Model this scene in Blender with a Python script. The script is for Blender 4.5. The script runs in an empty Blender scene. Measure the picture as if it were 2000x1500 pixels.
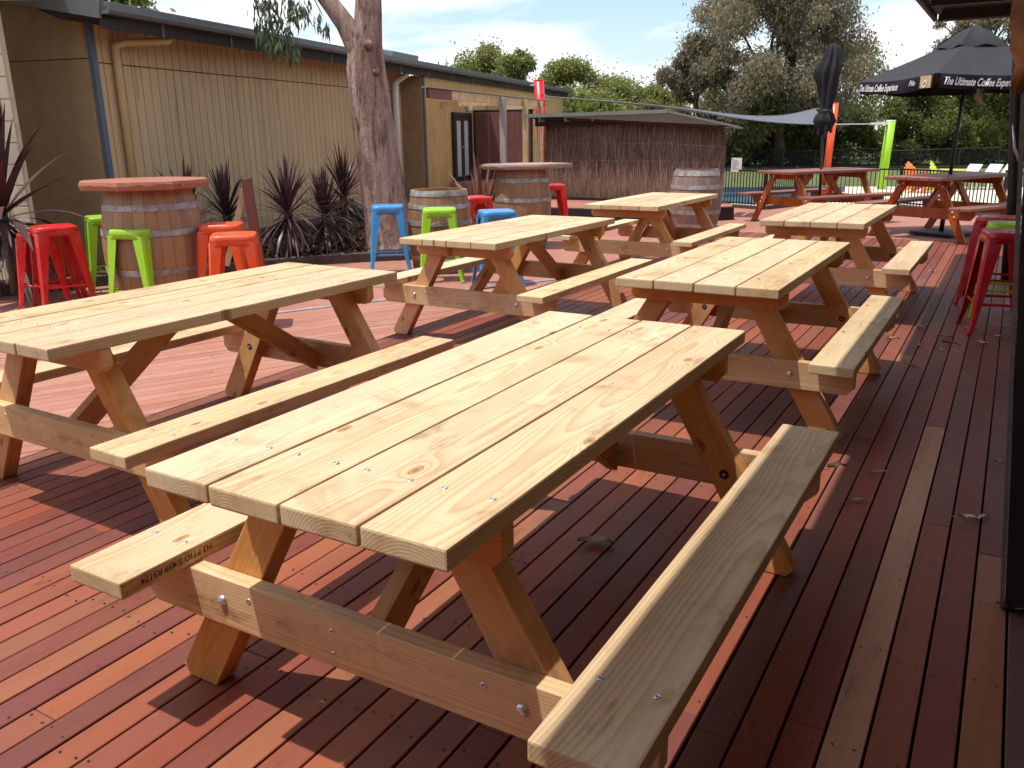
import bpy, bmesh, math, random
import numpy as np
from mathutils import Vector, Matrix, Euler
R = math.radians
random.seed(7)
sc = bpy.context.scene

# ------------------------------------------------------------------ camera
cam = bpy.data.cameras.new('camera')
cam.sensor_fit = 'HORIZONTAL'; cam.sensor_width = 36.0
cam.lens = 36.0 * 1649.6 / 2000.0
cam.clip_start = 0.05; cam.clip_end = 2000
co = bpy.data.objects.new('camera', cam); sc.collection.objects.link(co)
PITCH, ROLL, YAW = 0.28759, -0.01315, 0.04066
fw = Vector((-math.sin(YAW)*math.cos(PITCH), math.cos(YAW)*math.cos(PITCH), -math.sin(PITCH)))
rt = Vector((math.cos(YAW), math.sin(YAW), 0)); up = rt.cross(fw)
r2 = math.cos(ROLL)*rt + math.sin(ROLL)*up; u2 = -math.sin(ROLL)*rt + math.cos(ROLL)*up
m = Matrix((r2, u2, -fw)).transposed().to_4x4(); m.translation = Vector((0, 0, 1.425))
co.matrix_world = m
sc.camera = co

# ------------------------------------------------------------------ light
TO_SUN = Vector((-0.280, -0.123, 1.0)).normalized()
sun = bpy.data.lights.new('sun', 'SUN'); sun.energy = 3.7; sun.angle = R(0.6); sun.color = (1.0, 0.955, 0.88)
so = bpy.data.objects.new('sun', sun); sc.collection.objects.link(so)
so.rotation_euler = TO_SUN.to_track_quat('Z', 'Y').to_euler()
so.location = (0, 0, 30)

w = bpy.data.worlds.new('World'); sc.world = w; w.use_nodes = True
nt = w.node_tree; nt.nodes.clear()
def wn(t, **k):
    n = nt.nodes.new(t)
    for a, b in k.items(): setattr(n, a, b)
    return n
out = wn('ShaderNodeOutputWorld'); bg = wn('ShaderNodeBackground')
sky = wn('ShaderNodeTexSky', sky_type='NISHITA', sun_disc=False)
sky.sun_elevation = math.asin(TO_SUN.z); sky.sun_rotation = math.atan2(TO_SUN.x, TO_SUN.y)
sky.air_density = 1.0; sky.dust_density = 1.2; sky.ozone_density = 1.0
tc = wn('ShaderNodeTexCoord'); sep = wn('ShaderNodeSeparateXYZ'); nt.links.new(tc.outputs['Generated'], sep.inputs[0])
den = wn('ShaderNodeMath', operation='MAXIMUM'); nt.links.new(sep.outputs[2], den.inputs[0]); den.inputs[1].default_value = 0.0
den2 = wn('ShaderNodeMath', operation='ADD'); nt.links.new(den.outputs[0], den2.inputs[0]); den2.inputs[1].default_value = 0.16
dx = wn('ShaderNodeMath', operation='DIVIDE'); nt.links.new(sep.outputs[0], dx.inputs[0]); nt.links.new(den2.outputs[0], dx.inputs[1])
dy = wn('ShaderNodeMath', operation='DIVIDE'); nt.links.new(sep.outputs[1], dy.inputs[0]); nt.links.new(den2.outputs[0], dy.inputs[1])
cmb = wn('ShaderNodeCombineXYZ'); nt.links.new(dx.outputs[0], cmb.inputs[0]); nt.links.new(dy.outputs[0], cmb.inputs[1])
cl = wn('ShaderNodeTexNoise'); cl.inputs['Scale'].default_value = 1.25; cl.inputs['Detail'].default_value = 6; cl.inputs['Roughness'].default_value = 0.52; cl.inputs['Distortion'].default_value = 0.25
mp = wn('ShaderNodeMapping'); mp.inputs['Location'].default_value = (3.1, 1.7, 0); nt.links.new(cmb.outputs[0], mp.inputs[0]); nt.links.new(mp.outputs[0], cl.inputs['Vector'])
rmp = wn('ShaderNodeValToRGB'); rmp.color_ramp.elements[0].position = 0.42; rmp.color_ramp.elements[1].position = 0.61
nt.links.new(cl.outputs['Fac'], rmp.inputs[0])
mx = wn('ShaderNodeMix', data_type='RGBA'); nt.links.new(rmp.outputs[0], mx.inputs[0]); nt.links.new(sky.outputs[0], mx.inputs[6]); mx.inputs[7].default_value = (6.7, 6.8, 7.0, 1)
nt.links.new(mx.outputs[2], bg.inputs[0]); bg.inputs[1].default_value = 0.15
nt.links.new(bg.outputs[0], out.inputs[0])

vs = sc.view_settings; vs.view_transform = 'Standard'; vs.look = 'None'; vs.exposure = 0.42; vs.gamma = 1.0; vs.use_curve_mapping = False

cy = sc.cycles; cy.max_bounces = 7; cy.diffuse_bounces = 4; cy.glossy_bounces = 3; cy.transmission_bounces = 4; cy.transparent_max_bounces = 8; cy.use_adaptive_sampling = True; cy.adaptive_threshold = 0.02; cy.caustics_reflective = False; cy.caustics_refractive = False

# ------------------------------------------------------------------ node helpers / materials
class NB:
    def __init__(s, name):
        s.m = bpy.data.materials.new(name); s.m.use_nodes = True; s.t = s.m.node_tree; s.t.nodes.clear()
        s.o = s.t.nodes.new('ShaderNodeOutputMaterial')
    def n(s, t, ins=None, out=0, **props):
        nd = s.t.nodes.new(t)
        for a, b in props.items(): setattr(nd, a, b)
        for k, v in (ins or {}).items():
            if isinstance(v, bpy.types.NodeSocket): s.t.links.new(v, nd.inputs[k])
            else: nd.inputs[k].default_value = v
        return nd if out is None else nd.outputs[out]
    def mt(s, op, a, b=0.0, c=0.0, clamp=False):
        return s.n('ShaderNodeMath', {0: a, 1: b, 2: c}, operation=op, use_clamp=clamp)
    def mix(s, f, a, b, bt='MIX'):
        return s.n('ShaderNodeMix', {0: f, 6: a, 7: b}, out=2, data_type='RGBA', blend_type=bt)
    def ramp(s, f, stops, interp='LINEAR'):
        nd = s.t.nodes.new('ShaderNodeValToRGB'); nd.color_ramp.interpolation = interp
        el = nd.color_ramp.elements
        while len(el) < len(stops): el.new(0.5)
        for e, (p, c) in zip(el, stops): e.position = p; e.color = c if len(c) == 4 else (*c, 1)
        s.t.links.new(f, nd.inputs[0]); return nd.outputs[0]
    def noise(s, v, scale, detail=3, rough=0.5, dist=0.0, out=0):
        return s.n('ShaderNodeTexNoise', {'Vector': v, 'Scale': scale, 'Detail': detail, 'Roughness': rough, 'Distortion': dist}, out=out)
    def vmul(s, v, k): return s.n('ShaderNodeVectorMath', {0: v, 1: k}, operation='MULTIPLY')
    def vadd(s, v, k): return s.n('ShaderNodeVectorMath', {0: v, 1: k}, operation='ADD')
    def obj(s): return s.n('ShaderNodeTexCoord', out=3)
    def rnd(s): return s.n('ShaderNodeObjectInfo', out=5)
    def island(s): return s.n('ShaderNodeNewGeometry', out=8)
    def hsv(s, c, h=0.5, sat=1.0, v=1.0): return s.n('ShaderNodeHueSaturation', {'Hue': h, 'Saturation': sat, 'Value': v, 'Color': c})
    def bump(s, h, strength=0.3, dist=0.01): return s.n('ShaderNodeBump', {'Height': h, 'Strength': strength, 'Distance': dist})
    def bsdf(s, color, rough=0.6, metal=0.0, spec=0.4, normal=None, **kw):
        ins = {'Base Color': color if isinstance(color, bpy.types.NodeSocket) else (*color[:3], 1), 'Roughness': rough, 'Metallic': metal, 'Specular IOR Level': spec}
        if normal is not None: ins['Normal'] = normal
        ins.update(kw)
        b = s.n('ShaderNodeBsdfPrincipled', ins); return b
    def done(s, sh): s.t.links.new(sh, s.o.inputs[0]); return s.m

def plain(name, c, rough=0.6, var=0.15, scale=6.0, metal=0.0, spec=0.4, bump=0.0, pervar=0.0, c2=None):
    b = NB(name); p = b.obj(); r = b.rnd()
    pv = b.vadd(p, b.n('ShaderNodeCombineXYZ', {0: b.mt('MULTIPLY', r, 17.0), 1: b.mt('MULTIPLY', r, 31.0), 2: b.mt('MULTIPLY', r, 7.0)}))
    n1 = b.noise(pv, scale, 5, 0.6)
    hi = tuple(min(1, x*(1+var)) for x in c); lo = tuple(x*(1-var) for x in (c2 or c))
    col = b.ramp(n1, [(0.3, lo), (0.7, hi)])
    if pervar: col = b.hsv(col, v=b.mt('ADD', 1-pervar/2, b.mt('MULTIPLY', r, pervar)))
    nm = None
    if bump: nm = b.bump(b.noise(pv, scale*8, 4, 0.6), bump, 0.01)
    rg = b.mt('ADD', rough-0.06, b.mt('MULTIPLY', n1, 0.12))
    return b.done(b.bsdf(col, rg, metal, spec, nm))

def timber(name, light, late, knotc, ringf=120.0, rough=0.62, contrast=0.6, sat=1.0, spec=0.25, warm=0.0):
    """solid wood: growth rings about a pith that lies off the board, knots, saw marks; board runs along local Y"""
    b = NB(name); p = b.obj(); r = b.rnd()
    r1 = b.mt('FRACT', b.mt('MULTIPLY', r, 13.7)); r2 = b.mt('FRACT', b.mt('MULTIPLY', r, 57.3)); r3 = b.mt('FRACT', b.mt('MULTIPLY', r, 101.9))
    off = b.n('ShaderNodeCombineXYZ', {0: b.mt('MULTIPLY', r2, 9.0), 1: b.mt('MULTIPLY', r, 43.0), 2: b.mt('MULTIPLY', r3, 5.0)})
    pr = b.vadd(p, off)
    sx = b.n('ShaderNodeSeparateXYZ', {0: p}, out=None)
    x, y, z = sx.outputs[0], sx.outputs[1], sx.outputs[2]
    # knots
    kv = b.vmul(pr, (1/0.17, 1/0.42, 1/0.4))
    vo = b.n('ShaderNodeTexVoronoi', {'Vector': kv, 'Scale': 1.0, 'Randomness': 0.9}, out=None, voronoi_dimensions='2D')
    pick = b.mt('GREATER_THAN', b.n('ShaderNodeSeparateXYZ', {0: vo.outputs['Color']}), 0.64)
    kd = vo.outputs['Distance']
    kn = b.mt('MULTIPLY', b.mt('SUBTRACT', 1.0, b.mt('DIVIDE', kd, 0.065), clamp=True), pick)
    kh = b.mt('MULTIPLY', b.mt('POWER', b.mt('SUBTRACT', 1.0, b.mt('DIVIDE', kd, 0.33), clamp=True), 2.0), pick)
    # pith
    lowv = b.vmul(pr, (0.6, 0.55, 0.6))
    wob = b.n('ShaderNodeSeparateXYZ', {0: b.noise(lowv, 1.0, 2, 0.5, out=1)}, out=None)
    midv = b.vmul(pr, (7.0, 1.6, 7.0))
    wm = b.n('ShaderNodeSeparateXYZ', {0: b.noise(midv, 1.0, 2, 0.5, out=1)}, out=None)
    px = b.mt('ADD', b.mt('MULTIPLY', b.mt('SUBTRACT', r1, 0.5), 0.16), b.mt('MULTIPLY', b.mt('SUBTRACT', wob.outputs[0], 0.5), 0.10))
    pz = b.mt('SUBTRACT', b.mt('MULTIPLY', b.mt('SUBTRACT', wob.outputs[1], 0.5), 0.12), b.mt('ADD', 0.02, b.mt('MULTIPLY', r2, 0.09)))
    ddx = b.mt('ADD', b.mt('SUBTRACT', x, px), b.mt('MULTIPLY', b.mt('SUBTRACT', wm.outputs[0], 0.5), 0.012))
    ddz = b.mt('ADD', b.mt('SUBTRACT', z, pz), b.mt('MULTIPLY', b.mt('SUBTRACT', wm.outputs[1], 0.5), 0.012))
    rr = b.mt('SQRT', b.mt('ADD', b.mt('MULTIPLY', ddx, ddx), b.mt('MULTIPLY', ddz, ddz)))
    rr = b.mt('ADD', rr, b.mt('MULTIPLY', kh, 0.030))
    fr = b.mt('FRACT', b.mt('MULTIPLY', rr, ringf))
    late_m = b.n('ShaderNodeSeparateXYZ', {0: b.ramp(fr, [(0.0, (0.0,)*3), (0.35, (0.10,)*3), (0.72, (0.62,)*3), (0.86, (1.0,)*3), (0.93, (0.35,)*3), (1.0, (0.0,)*3)])})
    fine = b.noise(b.vmul(pr, (90.0, 3.5, 90.0)), 1.0, 3, 0.6)
    blot = b.noise(b.vmul(pr, (5.0, 1.1, 5.0)), 1.0, 4, 0.55)
    col = b.mix(b.mt('MULTIPLY', late_m, contrast), (*light, 1), (*late, 1))
    col = b.hsv(col, v=b.mt('ADD', 0.80, b.mt('MULTIPLY', fine, 0.36)))
    tint = b.mix(b.ramp(blot, [(0.40, (0, 0, 0)), (0.68, (1, 1, 1))]), col, b.hsv(col, h=0.485, sat=1.14, v=0.87))
    tint = b.hsv(tint, h=b.mt('ADD', 0.494, b.mt('MULTIPLY', r3, 0.012)), sat=b.mt('ADD', 0.92*sat, b.mt('MULTIPLY', r2, 0.16)), v=b.mt('ADD', 0.92, b.mt('MULTIPLY', r1, 0.15)))
    kc = b.ramp(kn, [(0.0, (1, 1, 1)), (0.10, (0.55, 0.42, 0.30)), (0.28, (0.80, 0.66, 0.5)), (0.6, (0.72, 0.55, 0.40)), (1.0, (0.40, 0.25, 0.16))])
    tint = b.mix(1.0, tint, kc, 'MULTIPLY')
    tint = b.mix(b.mt('MULTIPLY', kn, 0.5, clamp=True), tint, (*knotc, 1))
    smudge = b.noise(b.vmul(pr, (9.0, 3.0, 9.0)), 1.0, 5, 0.7)
    tint = b.mix(1.0, tint, b.ramp(smudge, [(0.29, (0.60, 0.54, 0.50)), (0.41, (1.0,)*3)]), 'MULTIPLY')
    wpos = b.n('ShaderNodeNewGeometry', out=0)
    st1 = b.noise(wpos, 3.2, 6, 0.68, 0.5); st2 = b.noise(wpos, 34.0, 5, 0.75)
    tint = b.mix(1.0, tint, b.ramp(st1, [(0.34, (0.80, 0.74, 0.66)), (0.45, (1.0,)*3), (0.62, (1.0,)*3), (0.74, (0.88, 0.86, 0.84))]), 'MULTIPLY')
    tint = b.mix(1.0, tint, b.ramp(st2, [(0.24, (0.62, 0.54, 0.48)), (0.33, (1.0,)*3)]), 'MULTIPLY')
    h = b.mt('ADD', b.mt('MULTIPLY', late_m, 0.5), b.mt('MULTIPLY', fine, 0.8))
    nm = b.bump(h, 0.22, 0.002)
    return b.done(b.bsdf(tint, b.mt('ADD', rough-0.08, b.mt('MULTIPLY', blot, 0.16)), 0.0, spec, nm))

def decking(name, stops, rough=0.42, spec=0.5, wear=0.0, wearc=(0.4, 0.36, 0.33), sheen_bump=0.12, grain=0.34):
    b = NB(name); p = b.obj(); r = b.rnd()
    r1 = b.mt('FRACT', b.mt('MULTIPLY', r, 23.7)); r2 = b.mt('FRACT', b.mt('MULTIPLY', r, 71.3))
    pr = b.vadd(p, b.n('ShaderNodeCombineXYZ', {0: b.mt('MULTIPLY', r, 19.0), 1: b.mt('MULTIPLY', r1, 51.0), 2: b.mt('MULTIPLY', r2, 7.0)}))
    base = b.ramp(r, stops)
    gl = b.noise(b.vmul(pr, (55.0, 2.2, 55.0)), 1.0, 4, 0.6)
    bl = b.noise(b.vmul(pr, (8.0, 1.4, 8.0)), 1.0, 5, 0.6)
    bl2 = b.noise(b.vmul(pr, (2.5, 2.0, 2.5)), 1.0, 4, 0.6)
    col = b.hsv(base, h=b.mt('ADD', 0.488, b.mt('MULTIPLY', bl2, 0.024)), v=b.mt('ADD', 1.0-grain*0.62, b.mt('ADD', b.mt('MULTIPLY', gl, grain*0.6), b.mt('MULTIPLY', bl, grain*0.65))))
    dk = b.ramp(b.noise(b.vmul(pr, (16.0, 6.0, 16.0)), 1.0, 6, 0.7), [(0.28, (0.62, 0.60, 0.60)), (0.42, (1, 1, 1))])
    col = b.mix(0.8, col, dk, 'MULTIPLY')
    if wear:
        wm = b.ramp(b.noise(b.vmul(pr, (12.0, 2.0, 12.0)), 1.0, 7, 0.75), [(0.60-0.10*wear, (0, 0, 0)), (0.72, (1, 1, 1))])
        col = b.mix(b.mt('MULTIPLY', b.n('ShaderNodeSeparateXYZ', {0: wm}), 0.62), col, (*wearc, 1))
    wpos = b.n('ShaderNodeNewGeometry', out=0)
    fade = b.noise(wpos, 0.9, 5, 0.62); grit = b.noise(wpos, 70.0, 3, 0.7); scuff = b.noise(wpos, 7.0, 7, 0.8, 0.6)
    col = b.mix(b.mt('MULTIPLY', b.n('ShaderNodeSeparateXYZ', {0: b.ramp(fade, [(0.42, (0, 0, 0)), (0.68, (1, 1, 1))])}), 0.30), col, b.hsv(col, sat=0.88, v=1.15))
    col = b.mix(b.mt('MULTIPLY', b.n('ShaderNodeSeparateXYZ', {0: b.ramp(scuff, [(0.60, (0, 0, 0)), (0.72, (1, 1, 1))])}), 0.26), col, b.hsv(col, sat=0.75, v=1.35))
    col = b.mix(1.0, col, b.ramp(grit, [(0.22, (0.55,)*3), (0.32, (1.0,)*3), (0.74, (1.0,)*3), (0.82, (1.5, 1.45, 1.4))]), 'MULTIPLY')
    rg = b.mt('ADD', rough-0.10, b.mt('MULTIPLY', bl, 0.26))
    nm = b.bump(b.mt('ADD', gl, b.mt('MULTIPLY', bl, 0.6)), sheen_bump, 0.004)
    return b.done(b.bsdf(col, rg, 0.0, spec, nm))

def leafmat(name, stops, rough=0.5, trans=0.3, spec=0.35):
    b = NB(name)
    c = b.ramp(b.island(), stops)
    c = b.hsv(c, v=b.mt('ADD', 0.85, b.mt('MULTIPLY', b.rnd(), 0.3)))
    d = b.bsdf(c, rough, 0.0, spec)
    t = b.n('ShaderNodeBsdfTranslucent', {'Color': b.hsv(c, sat=1.15, v=1.15)})
    return b.done(b.n('ShaderNodeMixShader', {0: trans, 1: d, 2: t}))

MAT = {}
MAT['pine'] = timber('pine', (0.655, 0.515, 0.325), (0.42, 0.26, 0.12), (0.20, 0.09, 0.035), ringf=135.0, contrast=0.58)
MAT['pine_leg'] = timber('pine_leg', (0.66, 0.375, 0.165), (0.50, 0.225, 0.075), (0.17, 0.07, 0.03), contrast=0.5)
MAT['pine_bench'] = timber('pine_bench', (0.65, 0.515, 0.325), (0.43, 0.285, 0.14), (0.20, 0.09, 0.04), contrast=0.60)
MAT['pine_beam'] = timber('pine_beam', (0.64, 0.455, 0.255), (0.46, 0.265, 0.11), (0.18, 0.075, 0.03), contrast=0.58)  # golden tint paints in the warm bounce off the red deck
MAT['stained'] = timber('stained_pine', (0.44, 0.145, 0.045), (0.26, 0.065, 0.02), (0.10, 0.03, 0.012), rough=0.45, contrast=0.6, spec=0.4)
MAT['stained_top'] = decking('stained_top', [(0, (0.22, 0.075, 0.05)), (0.5, (0.26, 0.095, 0.065)), (1, (0.20, 0.07, 0.05))], rough=0.5)
MAT['deck'] = decking('deck_oil', [(0.0, (0.235, 0.060, 0.032)), (0.10, (0.285, 0.088, 0.042)), (0.2, (0.165, 0.046, 0.033)), (0.3, (0.275, 0.110, 0.056)), (0.40, (0.245, 0.062, 0.033)), (0.48, (0.125, 0.044, 0.038)), (0.58, (0.245, 0.070, 0.037)), (0.68, (0.185, 0.074, 0.054)), (0.78, (0.275, 0.082, 0.042)), (0.88, (0.150, 0.047, 0.040)), (1.0, (0.215, 0.056, 0.033))], rough=0.46, spec=0.20, grain=0.50)
MAT['deck_grey'] = decking('deck_weathered', [(0, (0.42, 0.225, 0.14)), (1, (0.45, 0.245, 0.155))], rough=0.62, spec=0.3, wear=0.5, wearc=(0.12, 0.065, 0.045), grain=0.6)
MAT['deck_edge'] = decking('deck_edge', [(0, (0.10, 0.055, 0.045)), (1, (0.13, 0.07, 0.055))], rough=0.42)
MAT['old_deck'] = decking('old_deck', [(0, (0.36, 0.148, 0.098)), (0.3, (0.40, 0.18, 0.125)), (0.6, (0.33, 0.135, 0.092)), (1, (0.375, 0.165, 0.115))], rough=0.62, spec=0.3, wear=0.75, wearc=(0.42, 0.32, 0.27), grain=0.36)
MAT['nail'] = plain('nail_dark', (0.02, 0.015, 0.012), 0.6)
MAT['steel'] = plain('zinc_steel', (0.62, 0.62, 0.62), 0.35, 0.1, 40, metal=0.85)
MAT['dark_hole'] = plain('dark_hole', (0.02, 0.018, 0.016), 0.7)
MAT['under'] = plain('under_deck', (0.012, 0.008, 0.007), 0.9)
def paving_mat():
    b = NB('painted_paving'); p = b.obj()
    n1 = b.noise(p, 0.7, 5, 0.6); n2 = b.noise(p, 6.0, 6, 0.7); n3 = b.noise(p, 60.0, 3, 0.6)
    col = b.ramp(n1, [(0.32, (0.31, 0.135, 0.098)), (0.68, (0.39, 0.172, 0.122))])
    col = b.mix(b.ramp(n2, [(0.52, (0, 0, 0)), (0.75, (0.6,)*3)]), col, (0.42, 0.26, 0.21, 1))
    col = b.hsv(col, v=b.mt('ADD', 0.82, b.mt('MULTIPLY', n3, 0.36)))
    col = b.mix(b.ramp(b.noise(p, 2.6, 7, 0.75), [(0.24, (0.5,)*3), (0.36, (0, 0, 0))]), col, (0.20, 0.10, 0.08, 1))
    return b.done(b.bsdf(col, 0.72, 0, 0.25, b.bump(n3, 0.25, 0.004)))
MAT['paving'] = paving_mat()
MAT['strip'] = plain('zinc_strip', (0.36, 0.34, 0.34), 0.5, 0.2, 12, metal=0.3)
MAT['soil'] = plain('mulch_soil', (0.085, 0.045, 0.03), 0.9, 0.5, 14, bump=0.6, c2=(0.05, 0.03, 0.022))
MAT['chip'] = leafmat('bark_chips', [(0, (0.10, 0.045, 0.025)), (0.4, (0.19, 0.095, 0.055)), (0.75, (0.13, 0.06, 0.04)), (1, (0.30, 0.20, 0.14))], 0.85, 0.0, 0.1)
MAT['kerb'] = plain('old_sleeper', (0.075, 0.055, 0.05), 0.8, 0.35, 9, bump=0.4)
def clad_mat(name, c):
    b = NB(name); p = b.obj(); wpos = b.n('ShaderNodeNewGeometry', out=0); r = b.rnd()
    st_ = b.noise(b.vmul(wpos, (9.0, 9.0, 0.7)), 1.0, 6, 0.65); bl_ = b.noise(wpos, 1.1, 5, 0.6); sp_ = b.noise(wpos, 26.0, 5, 0.75)
    col = b.hsv((*c, 1), v=b.mt('ADD', 0.72, b.mt('ADD', b.mt('MULTIPLY', st_, 0.32), b.mt('ADD', b.mt('MULTIPLY', bl_, 0.16), b.mt('MULTIPLY', r, 0.07)))))
    col = b.mix(1.0, col, b.ramp(st_, [(0.30, (0.72, 0.68, 0.62)), (0.42, (1.0,)*3)]), 'MULTIPLY')
    col = b.mix(1.0, col, b.ramp(sp_, [(0.25, (0.70, 0.66, 0.6)), (0.33, (1.0,)*3)]), 'MULTIPLY')
    return b.done(b.bsdf(col, 0.66, 0, 0.3, b.bump(st_, 0.08, 0.01)))
MAT['clad'] = clad_mat('ochre_cladding', (0.565, 0.41, 0.232)); _old = plain('ochre_cladding', (0.57, 0.405, 0.215), 0.62, 0.10, 3.0, pervar=0.10, bump=0.05)
MAT['clad_gold'] = plain('ochre_cladding_warm', (0.50, 0.34, 0.135), 0.62, 0.10, 3.0, pervar=0.10, bump=0.05)
MAT['clad_back'] = plain('cladding_groove', (0.30, 0.20, 0.10), 0.8)
MAT['block'] = plain('cream_block', (0.68, 0.57, 0.40), 0.75, 0.08, 5.0, pervar=0.06, bump=0.15)
MAT['mortar'] = plain('cream_joint', (0.66, 0.55, 0.385), 0.85)
MAT['blue_trim'] = plain('slate_blue_trim', (0.085, 0.125, 0.17), 0.45, 0.1)
MAT['roof'] = plain('grey_roof_sheet', (0.20, 0.215, 0.21), 0.45, 0.15, 4, spec=0.5)
MAT['gutter'] = plain('slate_gutter', (0.115, 0.13, 0.135), 0.4, 0.12, 5)
MAT['soffit'] = plain('dark_soffit', (0.028, 0.026, 0.025), 0.8)
MAT['rafter'] = plain('rafter_end', (0.12, 0.115, 0.105), 0.7)
MAT['pipe'] = plain('ochre_pipe', (0.50, 0.36, 0.17), 0.45, 0.08)
MAT['pvc'] = plain('pale_pipe', (0.68, 0.68, 0.67), 0.4, 0.08)
MAT['black_paint'] = plain('black_paint', (0.018, 0.017, 0.017), 0.45, 0.2)
MAT['fabric_black'] = plain('black_canvas', (0.030, 0.030, 0.033), 0.85, 0.2, 25, bump=0.1, spec=0.15)
MAT['valance'] = plain('navy_black_canvas', (0.022, 0.022, 0.028), 0.85, 0.2, 20, spec=0.15)
MAT['canopy'] = plain('charcoal_canvas', (0.036, 0.035, 0.039), 0.8, 0.12, 8, bump=0.08, spec=0.2)
MAT['white'] = plain('white_paint', (0.80, 0.79, 0.77), 0.5, 0.04)
MAT['beige'] = plain('beige_print', (0.50, 0.38, 0.20), 0.6)
MAT['ink'] = plain('grey_ink', (0.30, 0.30, 0.33), 0.7)
MAT['text_ink'] = plain('black_ink', (0.025, 0.02, 0.015), 0.7)
MAT['green_ink'] = plain('green_ink', (0.10, 0.22, 0.05), 0.7)
for nme, c in dict(red=(0.62, 0.012, 0.014), lime=(0.30, 0.60, 0.012), orange=(0.80, 0.085, 0.02), blue=(0.045, 0.27, 0.62), deep_red=(0.50, 0.008, 0.02)).items():
    b_ = NB('powder_coat_'+nme); p_ = b_.obj()
    n_ = b_.noise(p_, 9.0, 5, 0.7)
    c_ = b_.hsv(b_.mix(0.0, (*c, 1), (*c, 1)), v=b_.mt('ADD', 0.90, b_.mt('MULTIPLY', n_, 0.2)))
    sp_ = b_.ramp(b_.noise(p_, 34.0, 6, 0.75), [(0.29, (0.35,)*3), (0.34, (1.0,)*3)])
    c_ = b_.mix(0.75, c_, sp_, 'MULTIPLY')
    du_ = b_.ramp(b_.noise(p_, 5.0, 6, 0.7), [(0.50, (0, 0, 0)), (0.75, (0.22,)*3)])
    c_ = b_.mix(du_, c_, (0.42, 0.36, 0.32, 1))
    MAT[nme] = b_.done(b_.bsdf(c_, b_.mt('ADD', 0.20, b_.mt('MULTIPLY', n_, 0.22)), 0.0, 0.5, b_.bump(b_.noise(p_, 30, 2), 0.02, 0.002)))
MAT['stave'] = decking('oak_stave', [(0, (0.30, 0.165, 0.085)), (0.25, (0.26, 0.135, 0.075)), (0.5, (0.36, 0.20, 0.105)), (0.75, (0.23, 0.125, 0.075)), (1, (0.32, 0.17, 0.09))], rough=0.6, spec=0.25, grain=0.5, wear=0.25, wearc=(0.16, 0.10, 0.07))
MAT['stave_oil'] = decking('oiled_stave', [(0, (0.34, 0.185, 0.088)), (0.5, (0.27, 0.145, 0.07)), (1, (0.38, 0.215, 0.105))], rough=0.4, spec=0.4, grain=0.4)
MAT['stave_grey'] = decking('grey_stave', [(0, (0.22, 0.16, 0.135)), (0.5, (0.255, 0.185, 0.15)), (1, (0.19, 0.13, 0.11))], rough=0.7, spec=0.2, grain=0.45, wear=0.3, wearc=(0.3, 0.25, 0.22))
MAT['hoop'] = plain('galvanised_hoop', (0.37, 0.36, 0.355), 0.55, 0.22, 11, metal=0.3, c2=(0.24, 0.19, 0.155), bump=0.2)
MAT['slab'] = decking('redgum_slab', [(0, (0.33, 0.125, 0.075)), (1, (0.37, 0.145, 0.09))], rough=0.5, spec=0.35, grain=0.45)
MAT['slab_grey'] = decking('grey_slab', [(0, (0.34, 0.22, 0.18)), (1, (0.36, 0.24, 0.20))], rough=0.6, spec=0.3, grain=0.45, wear=0.3, wearc=(0.40, 0.34, 0.31))
MAT['post_red'] = decking('brown_post', [(0, (0.16, 0.05, 0.035)), (1, (0.18, 0.06, 0.04))], rough=0.5)
MAT['bark'] = None
def gum_bark():
    b = NB('gum_bark'); p = b.obj()
    v1 = b.noise(b.vmul(p, (3.0, 3.0, 0.55)), 1.0, 6, 0.65, 0.4); v2 = b.noise(b.vmul(p, (14.0, 14.0, 1.6)), 1.0, 6, 0.7, 0.6); v3 = b.noise(b.vmul(p, (9.0, 9.0, 9.0)), 1.0, 5, 0.7)
    col = b.ramp(v1, [(0.28, (0.21, 0.12, 0.10)), (0.42, (0.35, 0.22, 0.18)), (0.52, (0.50, 0.36, 0.295)), (0.60, (0.39, 0.26, 0.21)), (0.75, (0.27, 0.165, 0.135))])
    col = b.mix(b.ramp(v2, [(0.36, (0.9,)*3), (0.46, (0, 0, 0))]), col, (0.07, 0.04, 0.033, 1))
    v4 = b.noise(b.vmul(p, (1.8, 1.8, 0.9)), 1.0, 5, 0.7, 0.8)
    col = b.mix(b.ramp(v4, [(0.34, (0.8,)*3), (0.44, (0, 0, 0))]), col, (0.13, 0.075, 0.06, 1))
    return b.done(b.bsdf(col, 0.88, 0, 0.1, b.bump(b.mt('ADD', b.mt('MULTIPLY', v2, 1.4), b.mt('ADD', v1, b.mt('MULTIPLY', v3, 0.5))), 1.0, 0.06)))
MAT['bark'] = gum_bark()
MAT['bark_dark'] = plain('dark_bark', (0.055, 0.035, 0.028), 0.9, 0.4, 5, bump=0.5)
MAT['bark_red'] = plain('red_brown_bark', (0.22, 0.10, 0.065), 0.9, 0.3, 5, bump=0.5)
MAT['gum_leaf'] = leafmat('gum_leaves', [(0, (0.046, 0.072, 0.029)), (0.5, (0.085, 0.124, 0.052)), (1, (0.143, 0.176, 0.091))], 0.4, 0.25)
MAT['fol_olive'] = leafmat('olive_foliage', [(0, (0.138, 0.170, 0.048)), (0.5, (0.220, 0.252, 0.081)), (0.8, (0.325, 0.325, 0.122)), (1, (0.439, 0.374, 0.147))], 0.6, 0.45)
MAT['fol_green'] = leafmat('green_foliage', [(0, (0.085, 0.105, 0.03)), (0.5, (0.16, 0.185, 0.055)), (1, (0.29, 0.30, 0.10))], 0.6, 0.45, 0.15)
MAT['fol_dark'] = leafmat('dark_foliage', [(0, (0.065, 0.082, 0.03)), (0.5, (0.12, 0.145, 0.048)), (1, (0.21, 0.235, 0.085))], 0.6, 0.45, 0.15)
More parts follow.
